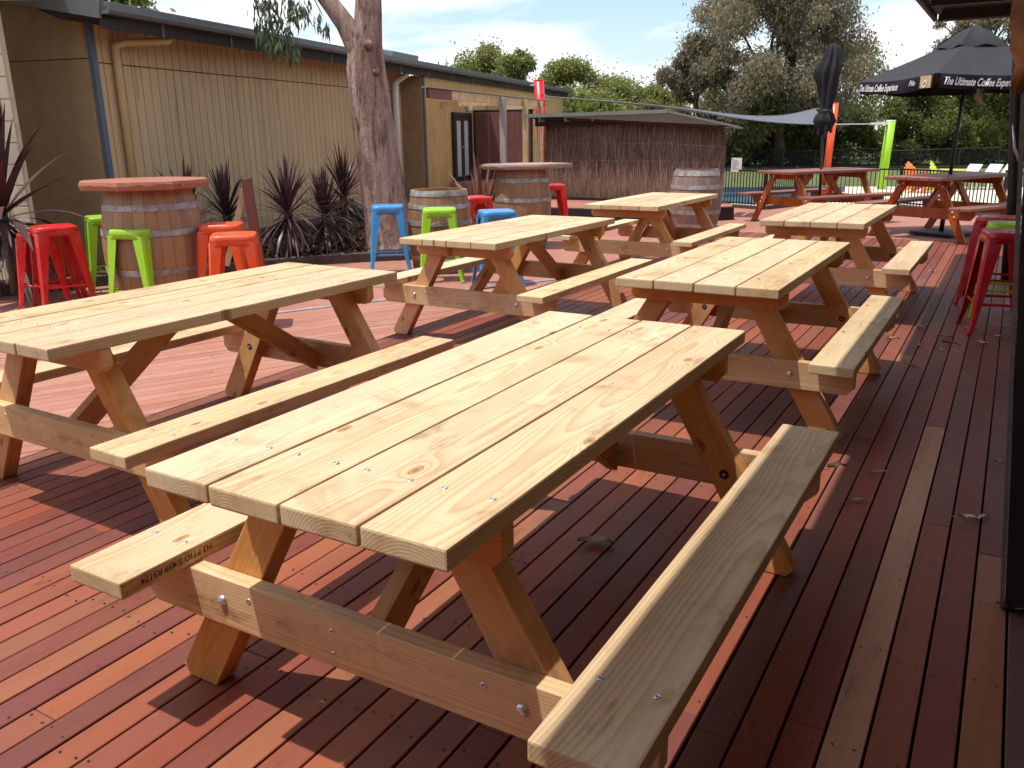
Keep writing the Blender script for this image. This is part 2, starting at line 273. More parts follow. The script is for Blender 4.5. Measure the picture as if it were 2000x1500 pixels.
MAT['fol_grey'] = leafmat('greyish_gum_foliage', [(0, (0.134, 0.140, 0.085)), (0.35, (0.207, 0.201, 0.128)), (0.6, (0.262, 0.226, 0.152)), (0.8, (0.305, 0.201, 0.146)), (1, (0.366, 0.336, 0.256))], 0.6, 0.35, 0.15)
MAT['cord'] = plain('purple_strap_leaf', (0.080, 0.040, 0.044), 0.36, 0.3, 5, spec=0.45, pervar=0.5)
MAT['cord_dead'] = plain('dry_strap_leaf', (0.15, 0.10, 0.075), 0.7, 0.35, 5, pervar=0.7)
MAT['cord_bronze'] = plain('bronze_strap_leaf', (0.24, 0.105, 0.075), 0.4, 0.3, 5, spec=0.5, pervar=0.5)
MAT['brush'] = leafmat('brushwood', [(0, (0.125, 0.083, 0.070)), (0.5, (0.197, 0.135, 0.111)), (0.85, (0.278, 0.207, 0.168)), (1, (0.395, 0.345, 0.285))], 0.85, 0.0, 0.1)
MAT['brush_sunlit'] = leafmat('sunlit_brushwood', [(0, (0.238, 0.171, 0.119)), (0.5, (0.356, 0.267, 0.194)), (1, (0.535, 0.431, 0.327))], 0.85, 0.0, 0.1)  # paler copy: sunlight on the shed's foot is put into the colour
MAT['brush_back'] = plain('brush_backing', (0.07, 0.04, 0.036), 0.9, 0.3, 8)
MAT['tin'] = plain('green_grey_sheet', (0.17, 0.20, 0.19), 0.4, 0.12, 4, spec=0.5)
MAT['ply'] = plain('ply_edge', (0.36, 0.22, 0.12), 0.7, 0.3, 8)
MAT['maroon'] = plain('maroon_panel', (0.16, 0.062, 0.058), 0.6, 0.15, 3, pervar=0.15)
MAT['raw_pine'] = timber('raw_framing', (0.72, 0.56, 0.35), (0.45, 0.28, 0.13), (0.2, 0.1, 0.05), contrast=0.5)
MAT['grey_timber'] = plain('silver_timber', (0.36, 0.34, 0.31), 0.7, 0.15, 6)
MAT['door_dark'] = plain('dark_door', (0.035, 0.024, 0.02), 0.4, 0.2)
def glass_mat():
    b = NB('frosted_pane'); return b.done(b.bsdf((0.52, 0.56, 0.56), 0.18, 0.0, 0.6))
MAT['pane'] = glass_mat()
MAT['lawn'] = plain('lawn', (0.095, 0.125, 0.035), 0.9, 0.35, 3.5, bump=0.5, c2=(0.10, 0.10, 0.035))
MAT['coping'] = plain('pale_coping', (0.66, 0.57, 0.44), 0.8, 0.08, 3)
def water_mat():
    b = NB('pool_water'); p = b.obj()
    n_ = b.noise(p, 3.0, 4, 0.6)
    return b.done(b.bsdf(b.ramp(n_, [(0.3, (0.10, 0.20, 0.26)), (0.7, (0.16, 0.28, 0.33))]), 0.06, 0, 0.5, b.bump(n_, 0.25, 0.05)))
MAT['water'] = water_mat()
MAT['sail'] = plain('blue_grey_sail', (0.115, 0.122, 0.145), 0.75, 0.06, 3)
MAT['hem'] = plain('sail_hem', (0.15, 0.15, 0.155), 0.75)
MAT['mesh_dark'] = None
def mesh_mat():
    b = NB('dark_fence_mesh'); d = b.bsdf((0.012, 0.013, 0.013), 0.8, 0, 0.2); t = b.n('ShaderNodeBsdfTransparent', {})
    return b.done(b.n('ShaderNodeMixShader', {0: 0.55, 1: d, 2: t}))
MAT['mesh_dark'] = mesh_mat()
MAT['dry_leaf'] = plain('dry_leaf', (0.40, 0.26, 0.17), 0.65, 0.35, 30, pervar=0.6)
MAT['pale_leaf'] = plain('pale_dry_leaf', (0.42, 0.34, 0.27), 0.6, 0.25, 30, pervar=0.4)
MAT['fern'] = plain('dry_fern_frond', (0.40, 0.175, 0.07), 0.55, 0.35, 11, bump=0.3, c2=(0.27, 0.10, 0.04))
MAT['fern_pale'] = plain('fern_pale', (0.48, 0.34, 0.17), 0.55, 0.3, 14)
MAT['fascia'] = plain('dark_brown_fascia', (0.022, 0.014, 0.011), 0.55, 0.3, 6)
MAT['rubber'] = plain('dark_base', (0.03, 0.032, 0.036), 0.5, 0.2)
MAT['seal'] = plain('grey_seal', (0.19, 0.18, 0.17), 0.8, 0.25, 60, bump=0.6)
MAT['crate'] = plain('teal_plastic', (0.06, 0.30, 0.24), 0.5)
MAT['adi_orange'] = plain('orange_plastic', (0.78, 0.20, 0.03), 0.45)
MAT['adi_lime'] = plain('lime_plastic', (0.58, 0.72, 0.06), 0.45)

# ------------------------------------------------------------------ geometry helpers
COL = sc.collection
class MB:
    def __init__(s): s.v = []; s.f = []
    def add(s, vs, fs):
        k = len(s.v); s.v += [tuple(a) for a in vs]; s.f += [tuple(k+i for i in f) for f in fs]; return s
    def box(s, c, d, rot=None):
        x, y, z = d[0]/2, d[1]/2, d[2]/2
        vs = [Vector(p) for p in ((-x,-y,-z),(x,-y,-z),(x,y,-z),(-x,y,-z),(-x,-y,z),(x,-y,z),(x,y,z),(-x,y,z))]
        if rot is not None: vs = [rot @ p for p in vs]
        c = Vector(c)
        return s.add([p+c for p in vs], [(0,3,2,1),(4,5,6,7),(0,1,5,4),(1,2,6,5),(2,3,7,6),(3,0,4,7)])
    def bar(s, a, b, wx, wz, upv=(0,0,1)):
        a, b = Vector(a), Vector(b); d = (b-a); L = d.length; d.normalize()
        u = Vector(upv); xx = d.cross(u)
        if xx.length < 1e-4: xx = d.cross(Vector((1,0,0)))
        xx.normalize(); zz = xx.cross(d)
        return s.box((a+b)/2, (wx, L, wz), Matrix((xx, d, zz)).transposed())
    def prism(s, poly, a0, a1, axis='y'):
        n = len(poly)
        def P(p, t): return (p[0], t, p[1]) if axis == 'y' else ((t, p[0], p[1]) if axis == 'x' else (p[0], p[1], t))
        vs = [P(p, a0) for p in poly] + [P(p, a1) for p in poly]
        fs = [tuple(range(n)), tuple(range(2*n-1, n-1, -1))] + [(i, i+n, (i+1) % n+n, (i+1) % n) for i in range(n)]
        return s.add(vs, fs)
    def tube(s, pts, radii, n=8, caps=True, sq=None):
        pts = [Vector(p) for p in pts]; k = len(s.v)
        if not hasattr(radii, '__len__'): radii = [radii]*len(pts)
        prev = None
        for i, p in enumerate(pts):
            d = (pts[min(i+1, len(pts)-1)]-pts[max(i-1, 0)]).normalized()
            if prev is None:
                a = d.cross(Vector((0,0,1)))
                if a.length < 0.05: a = d.cross(Vector((0,1,0)))
            else: a = prev - d*prev.dot(d)
            a.normalize(); prev = a; b = d.cross(a)
            for j in range(n):
                t = 2*math.pi*j/n
                s.v.append(tuple(p + (a*math.cos(t)+b*math.sin(t))*radii[i]))
        for i in range(len(pts)-1):
            for j in range(n):
                s.f.append((k+i*n+j, k+i*n+(j+1) % n, k+(i+1)*n+(j+1) % n, k+(i+1)*n+j))
        if caps: s.f.append(tuple(k+j for j in range(n-1, -1, -1))); s.f.append(tuple(k+(len(pts)-1)*n+j for j in range(n)))
        return s
    def lathe(s, prof, n=24, c=(0,0,0), a0=0, a1=2*math.pi):
        k = len(s.v); full = abs(a1-a0-2*math.pi) < 1e-6; m_ = n if full else n+1
        for r_, z_ in prof:
            for j in range(m_):
                t = a0+(a1-a0)*j/n; s.v.append((c[0]+r_*math.cos(t), c[1]+r_*math.sin(t), c[2]+z_))
        for i in range(len(prof)-1):
            for j in range(n):
                s.f.append((k+i*m_+j, k+i*m_+(j+1) % m_, k+(i+1)*m_+(j+1) % m_, k+(i+1)*m_+j))
        return s
    def mesh(s, name, smooth=False, bevel=0.0, seg=2, recalc=True):
        me = bpy.data.meshes.new(name); me.from_pydata(s.v, [], s.f)
        if recalc or bevel:
            bm = bmesh.new(); bm.from_mesh(me)
            bmesh.ops.recalc_face_normals(bm, faces=bm.faces)
            if bevel: bmesh.ops.bevel(bm, geom=list(bm.edges), offset=bevel, segments=seg, profile=0.6, affect='EDGES', clamp_overlap=True)
            bm.to_mesh(me); bm.free()
        if smooth:
            me.polygons.foreach_set('use_smooth', [True]*len(me.polygons))
        me.update(); return me

def link(name, me, mat=None, parent=None, loc=(0,0,0), rot=(0,0,0), kind=None):
    o = bpy.data.objects.new(name, me); COL.objects.link(o)
    if me is not None and mat is not None and len(me.materials) == 0: me.materials.append(MAT[mat] if isinstance(mat, str) else mat)
    o.location = loc; o.rotation_euler = rot
    if parent is not None: o.parent = parent
    if kind: o['kind'] = kind
    return o
def tag(o, label=None, cat=None, group=None, kind=None):
    if label: o['label'] = label
    if cat: o['category'] = cat
    if group: o['group'] = group
    if kind: o['kind'] = kind
    return o
def thing(name, label, cat, loc=(0,0,0), rz=0.0, group=None):
    o = bpy.data.objects.new(name, None); COL.objects.link(o); o.location = loc; o.rotation_euler = (0, 0, rz)
    return tag(o, label, cat, group)
def copy_tree(o, parent=None):
    c = o.copy(); COL.objects.link(c); c.parent = parent
    for ch in [x for x in o.children]: copy_tree(ch, c)
    return c
CACHE = {}
def boxmesh(d, bevel=0.004, seg=2, key=None):
    k = (tuple(round(x, 4) for x in d), bevel, seg, key)
    if k not in CACHE: CACHE[k] = MB().box((0,0,0), d).mesh('board', bevel=bevel, seg=seg)
    return CACHE[k]
TH = R(27.9)
EU = Vector((math.cos(TH), -math.sin(TH), 0)); EV = Vector((math.sin(TH), math.cos(TH), 0))
def UV(u, v, z=0.0): return EU*u + EV*v + Vector((0, 0, z))

# ================================================================== SETTING
g = MB(); g.add([(-300,-300,-0.16),(300,-300,-0.16),(300,300,-0.16),(-300,300,-0.16)], [(0,1,2,3)])
tag(link('ground', g.mesh('ground'), 'lawn'), kind='structure')

# --- main deck
deck = link('deck', MB().box((-1.15, 5.6, -0.10), (5.5, 14.3, 0.05)).mesh('deck_bed'), 'under', rot=(0, 0, -TH), kind='structure')
PITCH_U = 0.0955; BW = 0.0885
rng = random.Random(11)
u = -3.85; row = 0
nails = MB()
V0, V1 = -1.5, 12.60
while u < 1.45:
    uc = u + BW/2
    v = V0 - rng.uniform(0, 2.2)
    while v < V1:
        L = rng.choice([1.8, 2.4, 2.7, 3.3, 3.9, 4.5])
        a, b_ = max(v, V0), min(v+L-0.003, V1)
        special = abs(uc+0.195) < 0.048
        if special:
            cuts = [(a, b_, 'deck')]
            if a < 4.3 < b_ or a < 2.0 < b_ or (a > 1 and b_ < 4.5): pass
        if b_-a > 0.05 and not special:
            me = boxmesh((BW, round(b_-a, 2), 0.022), 0.0022, 1, 'deck')
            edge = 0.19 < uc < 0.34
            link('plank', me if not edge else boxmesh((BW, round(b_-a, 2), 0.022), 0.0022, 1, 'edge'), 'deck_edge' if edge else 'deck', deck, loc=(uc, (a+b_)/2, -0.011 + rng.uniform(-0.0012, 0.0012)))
        v += L
    if abs(uc+0.195) < 0.048:
        for a, b_, mk in ((V0, 1.2, 'deck'), (1.203, 4.497, 'deck_grey'), (4.50, 7.2, 'deck'), (7.203, 9.9, 'deck'), (9.903, V1, 'deck')):
            o = link('plank', boxmesh((BW, round(b_-a, 2), 0.022), 0.0022, 1, mk), mk, deck, loc=(uc, (a+b_)/2, -0.011))
            if mk == 'deck_grey': o['label'] = 'bleached and worn grey-brown deck board'
    for j in range(32):
        vv = -1.3 + 0.45*j + 0.02*math.sin(row*1.7)
        for du in (-0.026, 0.026):
            if vv < 12.5 and rng.random() < 0.93:
                cx, cy, r_ = uc+du+rng.uniform(-.004, .004), vv+rng.uniform(-.012, .012), 0.0042
                nails.add([(cx+r_*math.cos(t*1.0472), cy+r_*math.sin(t*1.0472), 0.0018) for t in range(6)], [(0,1,2,3,4,5)])
    u += PITCH_U; row += 1
link('nail', nails.mesh('nails'), 'nail', deck, kind='stuff')
# end board across the far end of the deck
link('plank', boxmesh((5.35, 0.12, 0.022), 0.0022, 1, 'endb'), 'old_deck', deck, loc=(-1.17, 12.66, -0.010))

# --- older, faded deck: boards run at another angle, cut along the edge of the main deck
SD = Vector((0.826, 0.564, 0)).normalized(); SN = Vector((SD.y, -SD.x, 0))    # strip direction; normal towards camera
S0 = Vector((-2.2, 6.967, 0))
old = link('old_deck', MB().add([tuple(S0+SD*-4.6+SN*0.0+Vector((0,0,-.12))), tuple(S0+SD*3.4+Vector((0,0,-.12))), tuple(UV(-3.9, 7.9, -.12)), tuple(UV(-3.9, -1.6, -.12)), tuple(UV(-8.5, -1.6, -.12))], [(0,1,2,3,4)]).mesh('old_bed'), 'under', kind='structure')
rz_old = -math.atan2(SD.x, SD.y)
k = 0
while k < 62:
    d0 = 0.012 + k*0.0945; d1 = d0 + 0.089
    def s_at(d, uu=-3.866):   # parameter along SD where the row edge meets the main deck edge
        P = S0 + SN*d; return (uu - P.dot(EU))/SD.dot(EU)
    s1a, s1b = s_at(d0), s_at(d1)
    start = -4.6 + 0.0
    cuts = [start]; x_ = start + rng.uniform(0.6, 2.6)
    end = min(s1a, s1b)
    while x_ < end-0.4: cuts.append(x_); x_ += rng.choice([1.8, 2.4, 3.0])
    for ci, c0 in enumerate(cuts):
        last = ci == len(cuts)-1
        a0 = a1 = c0; e0, e1 = (s1a, s1b) if last else (cuts[ci+1]-0.003,)*2
        if e0 <= a0+0.05: continue
        dm = (d0+d1)/2; org = S0 + SD*a0 + SN*dm
        poly = [(-(d0-dm), 0), (-(d1-dm), 0), (-(d1-dm), e1-a0), (-(d0-dm), e0-a0)]
        poly = [(-p[0], p[1]) for p in poly]
        me = MB().prism(poly, -0.022, 0.0, 'z').mesh('old_board', bevel=0.002, seg=1)
        link('plank', me, 'old_deck', old, loc=org + Vector((0, 0, -0.002+rng.uniform(-.0012, .0012))), rot=(0, 0, rz_old))
    k += 1
# --- painted paving beyond the metal strip
far = [tuple((S0+SD*-9.0).xy), tuple((S0+SD*3.40).xy), tuple(UV(-3.86, 8.05).xy), tuple(UV(-3.86, 12.73).xy), tuple(UV(4.0, 12.73).xy), (14, 9), (14, 15.2), (7.7, 14.6), (6.75, 17.0), (4.95, 17.4), (4.2, 16.5), (3.4, 17.5), (-0.5, 30), (-6, 26), (-9.5, 10)]
tag(link('paving', MB().prism(far, -0.15, -0.004, 'z').mesh('paving'), 'paving'), kind='structure')
st = link('joint_strip', MB().box((0,0,0), (0.075, 8.0, 0.006)).mesh('strip', bevel=0.002, seg=1), 'strip', loc=S0+SD*-0.6+SN*-0.04+Vector((0,0,0.0)), rot=(0,0,rz_old))
tag(st, kind='structure')
# --- raised platform in front of the door and under the brush shed
PZ = 0.22
plat = [(-3.2, 15.3), (-1.6, 15.35), (0.10, 14.75), (1.75, 13.95), (3.15, 14.55), (3.25, 15.2), (2.2, 19.5), (-0.8, 24), (-3.0, 23)]
tag(link('raised_platform', MB().prism(plat, -0.1, PZ, 'z').mesh('plat'), 'paving'), kind='structure')
kb = MB()
for a, b_ in zip(plat[0:4], plat[1:5]):
    d = (Vector(b_)-Vector(a)); n_ = Vector((d.y, -d.x)).normalized()*0.022
    kb.bar((a[0]+n_.x, a[1]+n_.y, 0.105), (b_[0]+n_.x, b_[1]+n_.y, 0.105), 0.04, 0.20)
tag(link('platform_riser', kb.mesh('riser'), 'black_paint'), kind='structure')

# --- garden bed
bed = [(-6.6, 6.9), (-5.2, 7.85), (-4.5, 8.40), (-3.5, 9.18), (-2.67, 9.74), (-2.2, 9.92), (-1.63, 10.10), (-1.45, 10.6), (-1.6, 12.2), (-2.0, 13.6), (-3.3, 14.4), (-4.9, 9.3), (-6.9, 9.7)]
bm = bmesh.new(); f = bm.faces.new([bm.verts.new((x, y, 0.05)) for x, y in bed])
bmesh.ops.triangulate(bm, faces=bm.faces[:]); 
bmesh.ops.subdivide_edges(bm, edges=bm.edges[:], cuts=5, use_grid_fill=True)
for vv in bm.verts: vv.co.z += random.uniform(-0.012, 0.03)
me = bpy.data.meshes.new('bed'); bm.to_mesh(me); bm.free()
bedo = tag(link('garden_bed', me, 'soil'), kind='structure')
def in_poly(x, y, P):
    c = False
    for (x1, y1), (x2, y2) in zip(P, P[1:]+P[:1]):
        if (y1 > y) != (y2 > y) and x < (x2-x1)*(y-y1)/(y2-y1)+x1: c = not c
    return c
ch = MB(); rr = random.Random(5); n = 0
while n < 5200:
    x, y = rr.uniform(-6.5, -1.4), rr.uniform(7.0, 13.5)
    if not in_poly(x, y, bed): continue
    n += 1; L = rr.uniform(0.015, 0.07); W_ = L*rr.uniform(0.15, 0.5)
    q = Euler((rr.uniform(-.6,.6), rr.uniform(-.6,.6), rr.uniform(0, 6.3))).to_matrix(); c = Vector((x, y, 0.072+rr.uniform(0, .03)))
    ch.add([c+q @ Vector(p) for p in ((-L,-W_,0),(L,-W_*.7,0),(L*.9,W_*.8,0),(-L*.8,W_,0))], [(0,1,2,3)])
link('bark_chips', ch.mesh('chips', recalc=False), 'chip', bedo, kind='stuff')
for (a, b_) in zip(bed[0:10], bed[1:11]):
    va, vb = Vector((*a, 0.04)), Vector((*b_, 0.04)); 
    me = MB().bar(va, vb, 0.075, 0.13).mesh('kerb', bevel=0.008, seg=1)
    o = tag(link('kerb', me, 'kerb'), kind='structure')

# --- lawn, pool and coping beyond the fence
tag(link('coping', MB().prism([(2.6, 17.8), (4.2, 16.7), (5.1, 17.6), (6.9, 17.2), (8.0, 14.8), (15, 15.4), (15.5, 21.6), (8.5, 23.4), (2.2, 24.0)], -0.15, -0.03, 'z').mesh('coping'), 'coping'), kind='structure')
tag(link('pool_water', MB().prism([(2.4, 18.3), (6.6, 18.3), (7.2, 21.4), (2.2, 21.7)], -0.028, -0.022, 'z').mesh('pool'), 'water'), kind='structure')
tag(link('pool_edge', MB().bar((2.2, 21.75, 0.02), (7.3, 21.45, 0.02), 0.16, 0.16).mesh('pe'), 'blue_trim'), kind='structure')
tag(link('lawn', MB().prism([(-8, 24.0), (8.5, 23.4), (15.5, 21.6), (40, 21), (60, 70), (-30, 70)], -0.155, -0.02, 'z').mesh('lawn'), 'lawn'), kind='structure')
# ================================================================== HOUSE
HD = Vector((math.sin(R(15.2)), math.cos(R(15.2)), 0)); HN = Vector((HD.y, -HD.x, 0))
HC = Vector((-4.645, 9.114, 0))                       # near corner of the long wall
house = thing('house', 'long ochre clad house with dark gutter behind the garden bed and gum tree', 'house', HC, -R(15.2))
# local frame: +y along the long wall (HD), +x outward (HN)
HZ = 2.56
def cladding(parent, name, p0, ydir, length, z0, z1, mat, bw=0.135, gap=0.010, thick=0.018, skip=None):
    """upright boards on a wall that runs along local angle ydir from p0"""
    wall = link(name, MB().box((-0.05, length/2, (z0+z1)/2), (0.08, length, z1-z0)).mesh('wall_core'), 'clad_back', parent, loc=(p0[0], p0[1], 0), rot=(0, 0, ydir))
    nb = int(length/bw); bw = length/nb
    me = MB().box((0, 0, 0), (thick, bw-gap, z1-z0)).mesh('clad', bevel=0.003, seg=1)
    for i in range(nb):
        yc = (i+0.5)*bw
        if skip and skip[0] < yc < skip[1]: continue
        link('plank', me, mat, wall, loc=(thick/2-0.009, yc, (z0+z1)/2))
    return wall
cladding(house, 'wall', (0, 0), 0.0, 7.64, 0.0, 2.185, 'clad')
cladding(house, 'upper_wall', (0, 0), 0.0, 7.64, 2.195, HZ, 'clad')
cladding(house, 'end_wall', (0, 0), R(90), 4.0, 0.0, 2.215, 'clad')
cladding(house, 'upper_end_wall', (0, 0), R(90), 4.0, 2.225, 2.9, 'clad')
# projecting rear wing (wall further out, with the door)
PB = 0.42
cladding(house, 'return_wall', (PB, 7.64), R(90), PB+0.2, 0.0, 2.47, 'clad_gold', bw=0.12)
cladding(house, 'rear_wall', (PB, 7.64), 0.0, 10.6, 0.0, 2.47, 'clad_gold', bw=0.135)
link('corner_trim', MB().box((0.012, -0.012, 1.32), (0.07, 0.07, 2.64)).mesh('trim', bevel=0.004), 'blue_trim', house)
link('corner_trim', MB().box((PB+0.012, 7.62, 1.23), (0.06, 0.06, 2.46)).mesh('trim2', bevel=0.004), 'gutter', house)
# plinth
link('plinth', MB().box((0.02, 3.8, 0.10), (0.06, 7.6, 0.24)).mesh('plinth'), 'kerb', house)
# roof, soffit, gutter
EO = 0.50
rf = link('roof', MB().prism([(EO, 2.66), (EO, 2.69), (-4.4, 3.55), (-4.4, 3.50)], -0.36, 18.6, 'y').mesh('roof'), 'roof', house)
rib = MB()
for i in range(95):
    y = -0.32+0.2*i; rib.bar((EO+0.01, y, 2.695), (-4.4, y, 3.556), 0.05, 0.02)
link('roof_rib', rib.mesh('ribs'), 'roof', rf, kind='stuff')
link('soffit', MB().prism([(EO-0.02, 2.655), (EO-0.02, 2.60), (-0.02, 2.565), (-0.4, 2.72)], -0.34, 18.5, 'y').mesh('soffit'), 'soffit', house)
link('fascia', MB().prism([(EO-0.03, 2.46), (EO, 2.46), (EO, 2.66), (EO-0.03, 2.66)], -0.36, 18.55, 'y').mesh('fascia'), 'soffit', house)
gut = MB().prism([(EO+0.003, 2.58), (EO+0.10, 2.58), (EO+0.125, 2.61), (EO+0.125, 2.68), (EO+0.105, 2.685), (EO+0.10, 2.62), (EO+0.02, 2.60), (EO+0.003, 2.66)], -0.38, 18.6, 'y')
link('gutter', gut.mesh('gutter'), 'gutter', house)
for i in range(15):
    link('bracket', boxmesh((0.012, 0.035, 0.13), 0.002, 1), 'rafter', house, loc=(EO+0.008, 0.5+1.2*i, 2.515))
link('barge_board', MB().bar((EO+0.02, -0.375, 2.64), (-4.4, -0.375, 3.50), 0.03, 0.20).mesh('barge'), 'gutter', house)
link('eave_soffit', MB().prism([(EO, 2.55), (EO, 2.60), (-4.4, 3.42), (-4.4, 3.37)], -0.355, -0.02, 'y').mesh('es'), 'soffit', house)
# downpipe with swan neck at near corner, and a pale one by the tree
dp = MB().tube([(0.40, 0.78, 2.60), (0.40, 0.78, 2.50), (0.38, 0.72, 2.44), (0.14, 0.34, 2.40), (0.07, 0.27, 2.36), (0.07, 0.27, 2.2), (0.07, 0.27, 0.05)], 0.042, 12)
link('downpipe', dp.mesh('dp', smooth=True), 'pipe', house)
dp = MB().tube([(0.38, 7.15, 2.60), (0.30, 7.15, 2.46), (0.11, 7.15, 2.36), (0.09, 7.15, 2.28), (0.09, 7.15, 0.05)], 0.058, 12)
link('downpipe', dp.mesh('dp2', smooth=True), 'pvc', house)
link('skylight', MB().box((-1.2, 9.6, 3.07), (0.9, 1.3, 0.12), Euler((0, R(9.9), 0)).to_matrix()).mesh('sky', bevel=0.02), 'roof', house)
link('vent_pipe', MB().tube([(-0.9, 12.2, 2.7), (-0.9, 12.2, 3.35)], 0.04, 10).mesh('vp', smooth=True), 'pvc', house)
link('aerial', MB().tube([(-1.6, 2.2, 2.9), (-1.6, 2.2, 4.2)], 0.012, 6).tube([(-1.6, 1.9, 4.1), (-1.6, 2.6, 4.1)], 0.008, 6).mesh('aer'), 'steel', house)
# door in the rear wing
dl, dr_, dz0, dz1 = 9.00, 10.02, 0.50, 1.86
door = link('door', MB().box((PB+0.03, (dl+dr_)/2, (dz0+dz1)/2), (0.06, dr_-dl-0.12, dz1-dz0-0.08)).mesh('door', bevel=0.004), 'door_dark', house)
fr = MB().box((PB+0.045, dl+0.03, (dz0+dz1)/2), (0.08, 0.06, dz1-dz0)).box((PB+0.045, dr_-0.03, (dz0+dz1)/2), (0.08, 0.06, dz1-dz0)).box((PB+0.045, (dl+dr_)/2, dz1-0.03), (0.078, dr_-dl-0.12, 0.06)).box((PB+0.045, (dl+dr_)/2, dz0+0.02), (0.09, dr_-dl, 0.05))
link('frame', fr.mesh('dframe'), 'door_dark', door)
link('pane', boxmesh((0.02, 0.20, 1.10), 0.002, 1), 'pane', door, loc=(PB+0.062, dl+0.26, 1.15))
link('pane', boxmesh((0.02, 0.20, 1.10), 0.002, 1), 'pane', door, loc=(PB+0.062, dr_-0.33, 1.15))
link('handle', MB().tube([(PB+0.06, 9.47, 1.18), (PB+0.11, 9.47, 1.18), (PB+0.11, 9.38, 1.18)], 0.012, 8).mesh('dh'), 'steel', door)
link('step', MB().box((PB+0.35, 9.5, 0.36), (0.7, 1.4, 0.28)).mesh('dstep', bevel=0.01), 'paving', house)
lamp_ = link('wall_lamp', MB().box((PB+0.05, 9.95, 2.03), (0.10, 0.16, 0.05)).lathe([(0, -0.10), (0.05, -0.09), (0.065, -0.04), (0.06, 0)], 12, (PB+0.06, 9.95, 2.0)).mesh('wl'), 'white', house)

# pale block wall at the far left
bw_ = thing('block_wall', 'cream painted block wall at the far left edge behind the strappy plant', 'wall', (-5.07, 8.25, 0), 0)
link('wall_core', MB().box((-1.25, 0.075, 1.32), (2.5, 0.06, 2.64)).mesh('bwc'), 'mortar', bw_)
for r_ in range(13):
    off = 0.0 if r_ % 2 else -0.2
    x = 0.0
    xs = [0.0] + [-(0.39*(i+1))+(0.19 if r_ % 2 else 0) for i in range(7)]
    for a, b_ in zip(xs, xs[1:]):
        if b_ < -2.5: b_ = -2.5
        L = a-b_-0.008
        if L < 0.05: continue
        link('block', boxmesh((round(L, 3), 0.02, 0.192), 0.004, 1, 'blk'), 'block', bw_, loc=((a+b_)/2, 0.032, 0.105+0.2*r_))
bbeam = tag(link('roof_beam', MB().box((-0.5, 0, 0), (1.25, 0.10, 0.10)).mesh('bbm', bevel=0.006), 'raw_pine', loc=(-4.72, 8.15, 2.70)), 'warm brown timber beam end under the eave above the block wall', 'beam')
ga = thing('eave_gutter', 'dark roof edge above the cream block wall at the far left', 'roof', (-5.0, 8.1, 2.82))
link('gutter', MB().prism([(0, 0), (-2.0, 0), (-2.0, 0.12), (0, 0.12)], -0.04, 0.12, 'y').mesh('eg'), 'gutter', ga)
link('roof_sheet', MB().prism([(0.3, 0.13), (-2.0, 0.125), (-2.0, 0.16), (0.3, 0.165)], -0.05, 1.1, 'y').mesh('egr'), 'roof', ga)

# lean-to frame beside the door: rail, posts
pg = thing('pergola_frame', 'unfinished pale timber pergola frame with a grey post beside the door', 'pergola', HC, -R(15.2))
def hl(x, y, z=0): return Vector((x, y, z))
PX = PB+1.20
link('rail', MB().bar(hl(PX, 5.94, 2.04), hl(PX, 11.4, 2.06), 0.05, 0.14).mesh('rail', bevel=0.004), 'raw_pine', pg)
link('rail', MB().bar(hl(PX, 4.98, 2.04), hl(PX, 5.94, 2.04), 0.05, 0.14).mesh('rail2', bevel=0.004), 'post_red', pg)
link('flashing', MB().bar(hl(PX, 4.9, 2.125), hl(PX, 12.2, 2.145), 0.12, 0.015).mesh('fl'), 'grey_timber', pg)
for y, mt_, wd in ((8.45, 'grey_timber', 0.11), (9.95, 'raw_pine', 0.10), (11.15, 'raw_pine', 0.09)):
    link('post', MB().box((PX+0.08, y, 1.10), (wd, wd, 2.0)).mesh('pgp', bevel=0.005), mt_, pg)
for y in (8.45, 11.15):
    link('cross_rail', MB().bar(hl(PB+0.02, y+0.06, 2.0), hl(PX-0.03, y+0.06, 2.0), 0.045, 0.10).mesh('cr'), 'raw_pine', pg)

# maroon sheet screen beyond the door
ms = thing('sheet_screen', 'maroon sheet screen standing beyond the dark door', 'screen', HC + HD*10.30 + HN*PB, -R(15.2))
link('frame', MB().box((0.66, 0.03, 1.90), (1.36, 0.05, 0.05)).box((0.02, 0.03, 1.05), (0.05, 0.05, 1.72)).box((1.30, 0.03, 1.05), (0.05, 0.05, 1.72)).mesh('msf'), 'black_paint', ms)
for i in range(4):
    me = MB()
    w0 = 0.05+0.312*i
    prof = [(w0, 0), (w0+0.02, -0.012), (w0+0.28, -0.012), (w0+0.306, 0), (w0+0.306, 0.006), (w0, 0.006)]
    me.prism([(x, y) for x, y in prof], 0.24, 1.87, 'z')
    link('panel', me.mesh('msp'), 'maroon', ms)

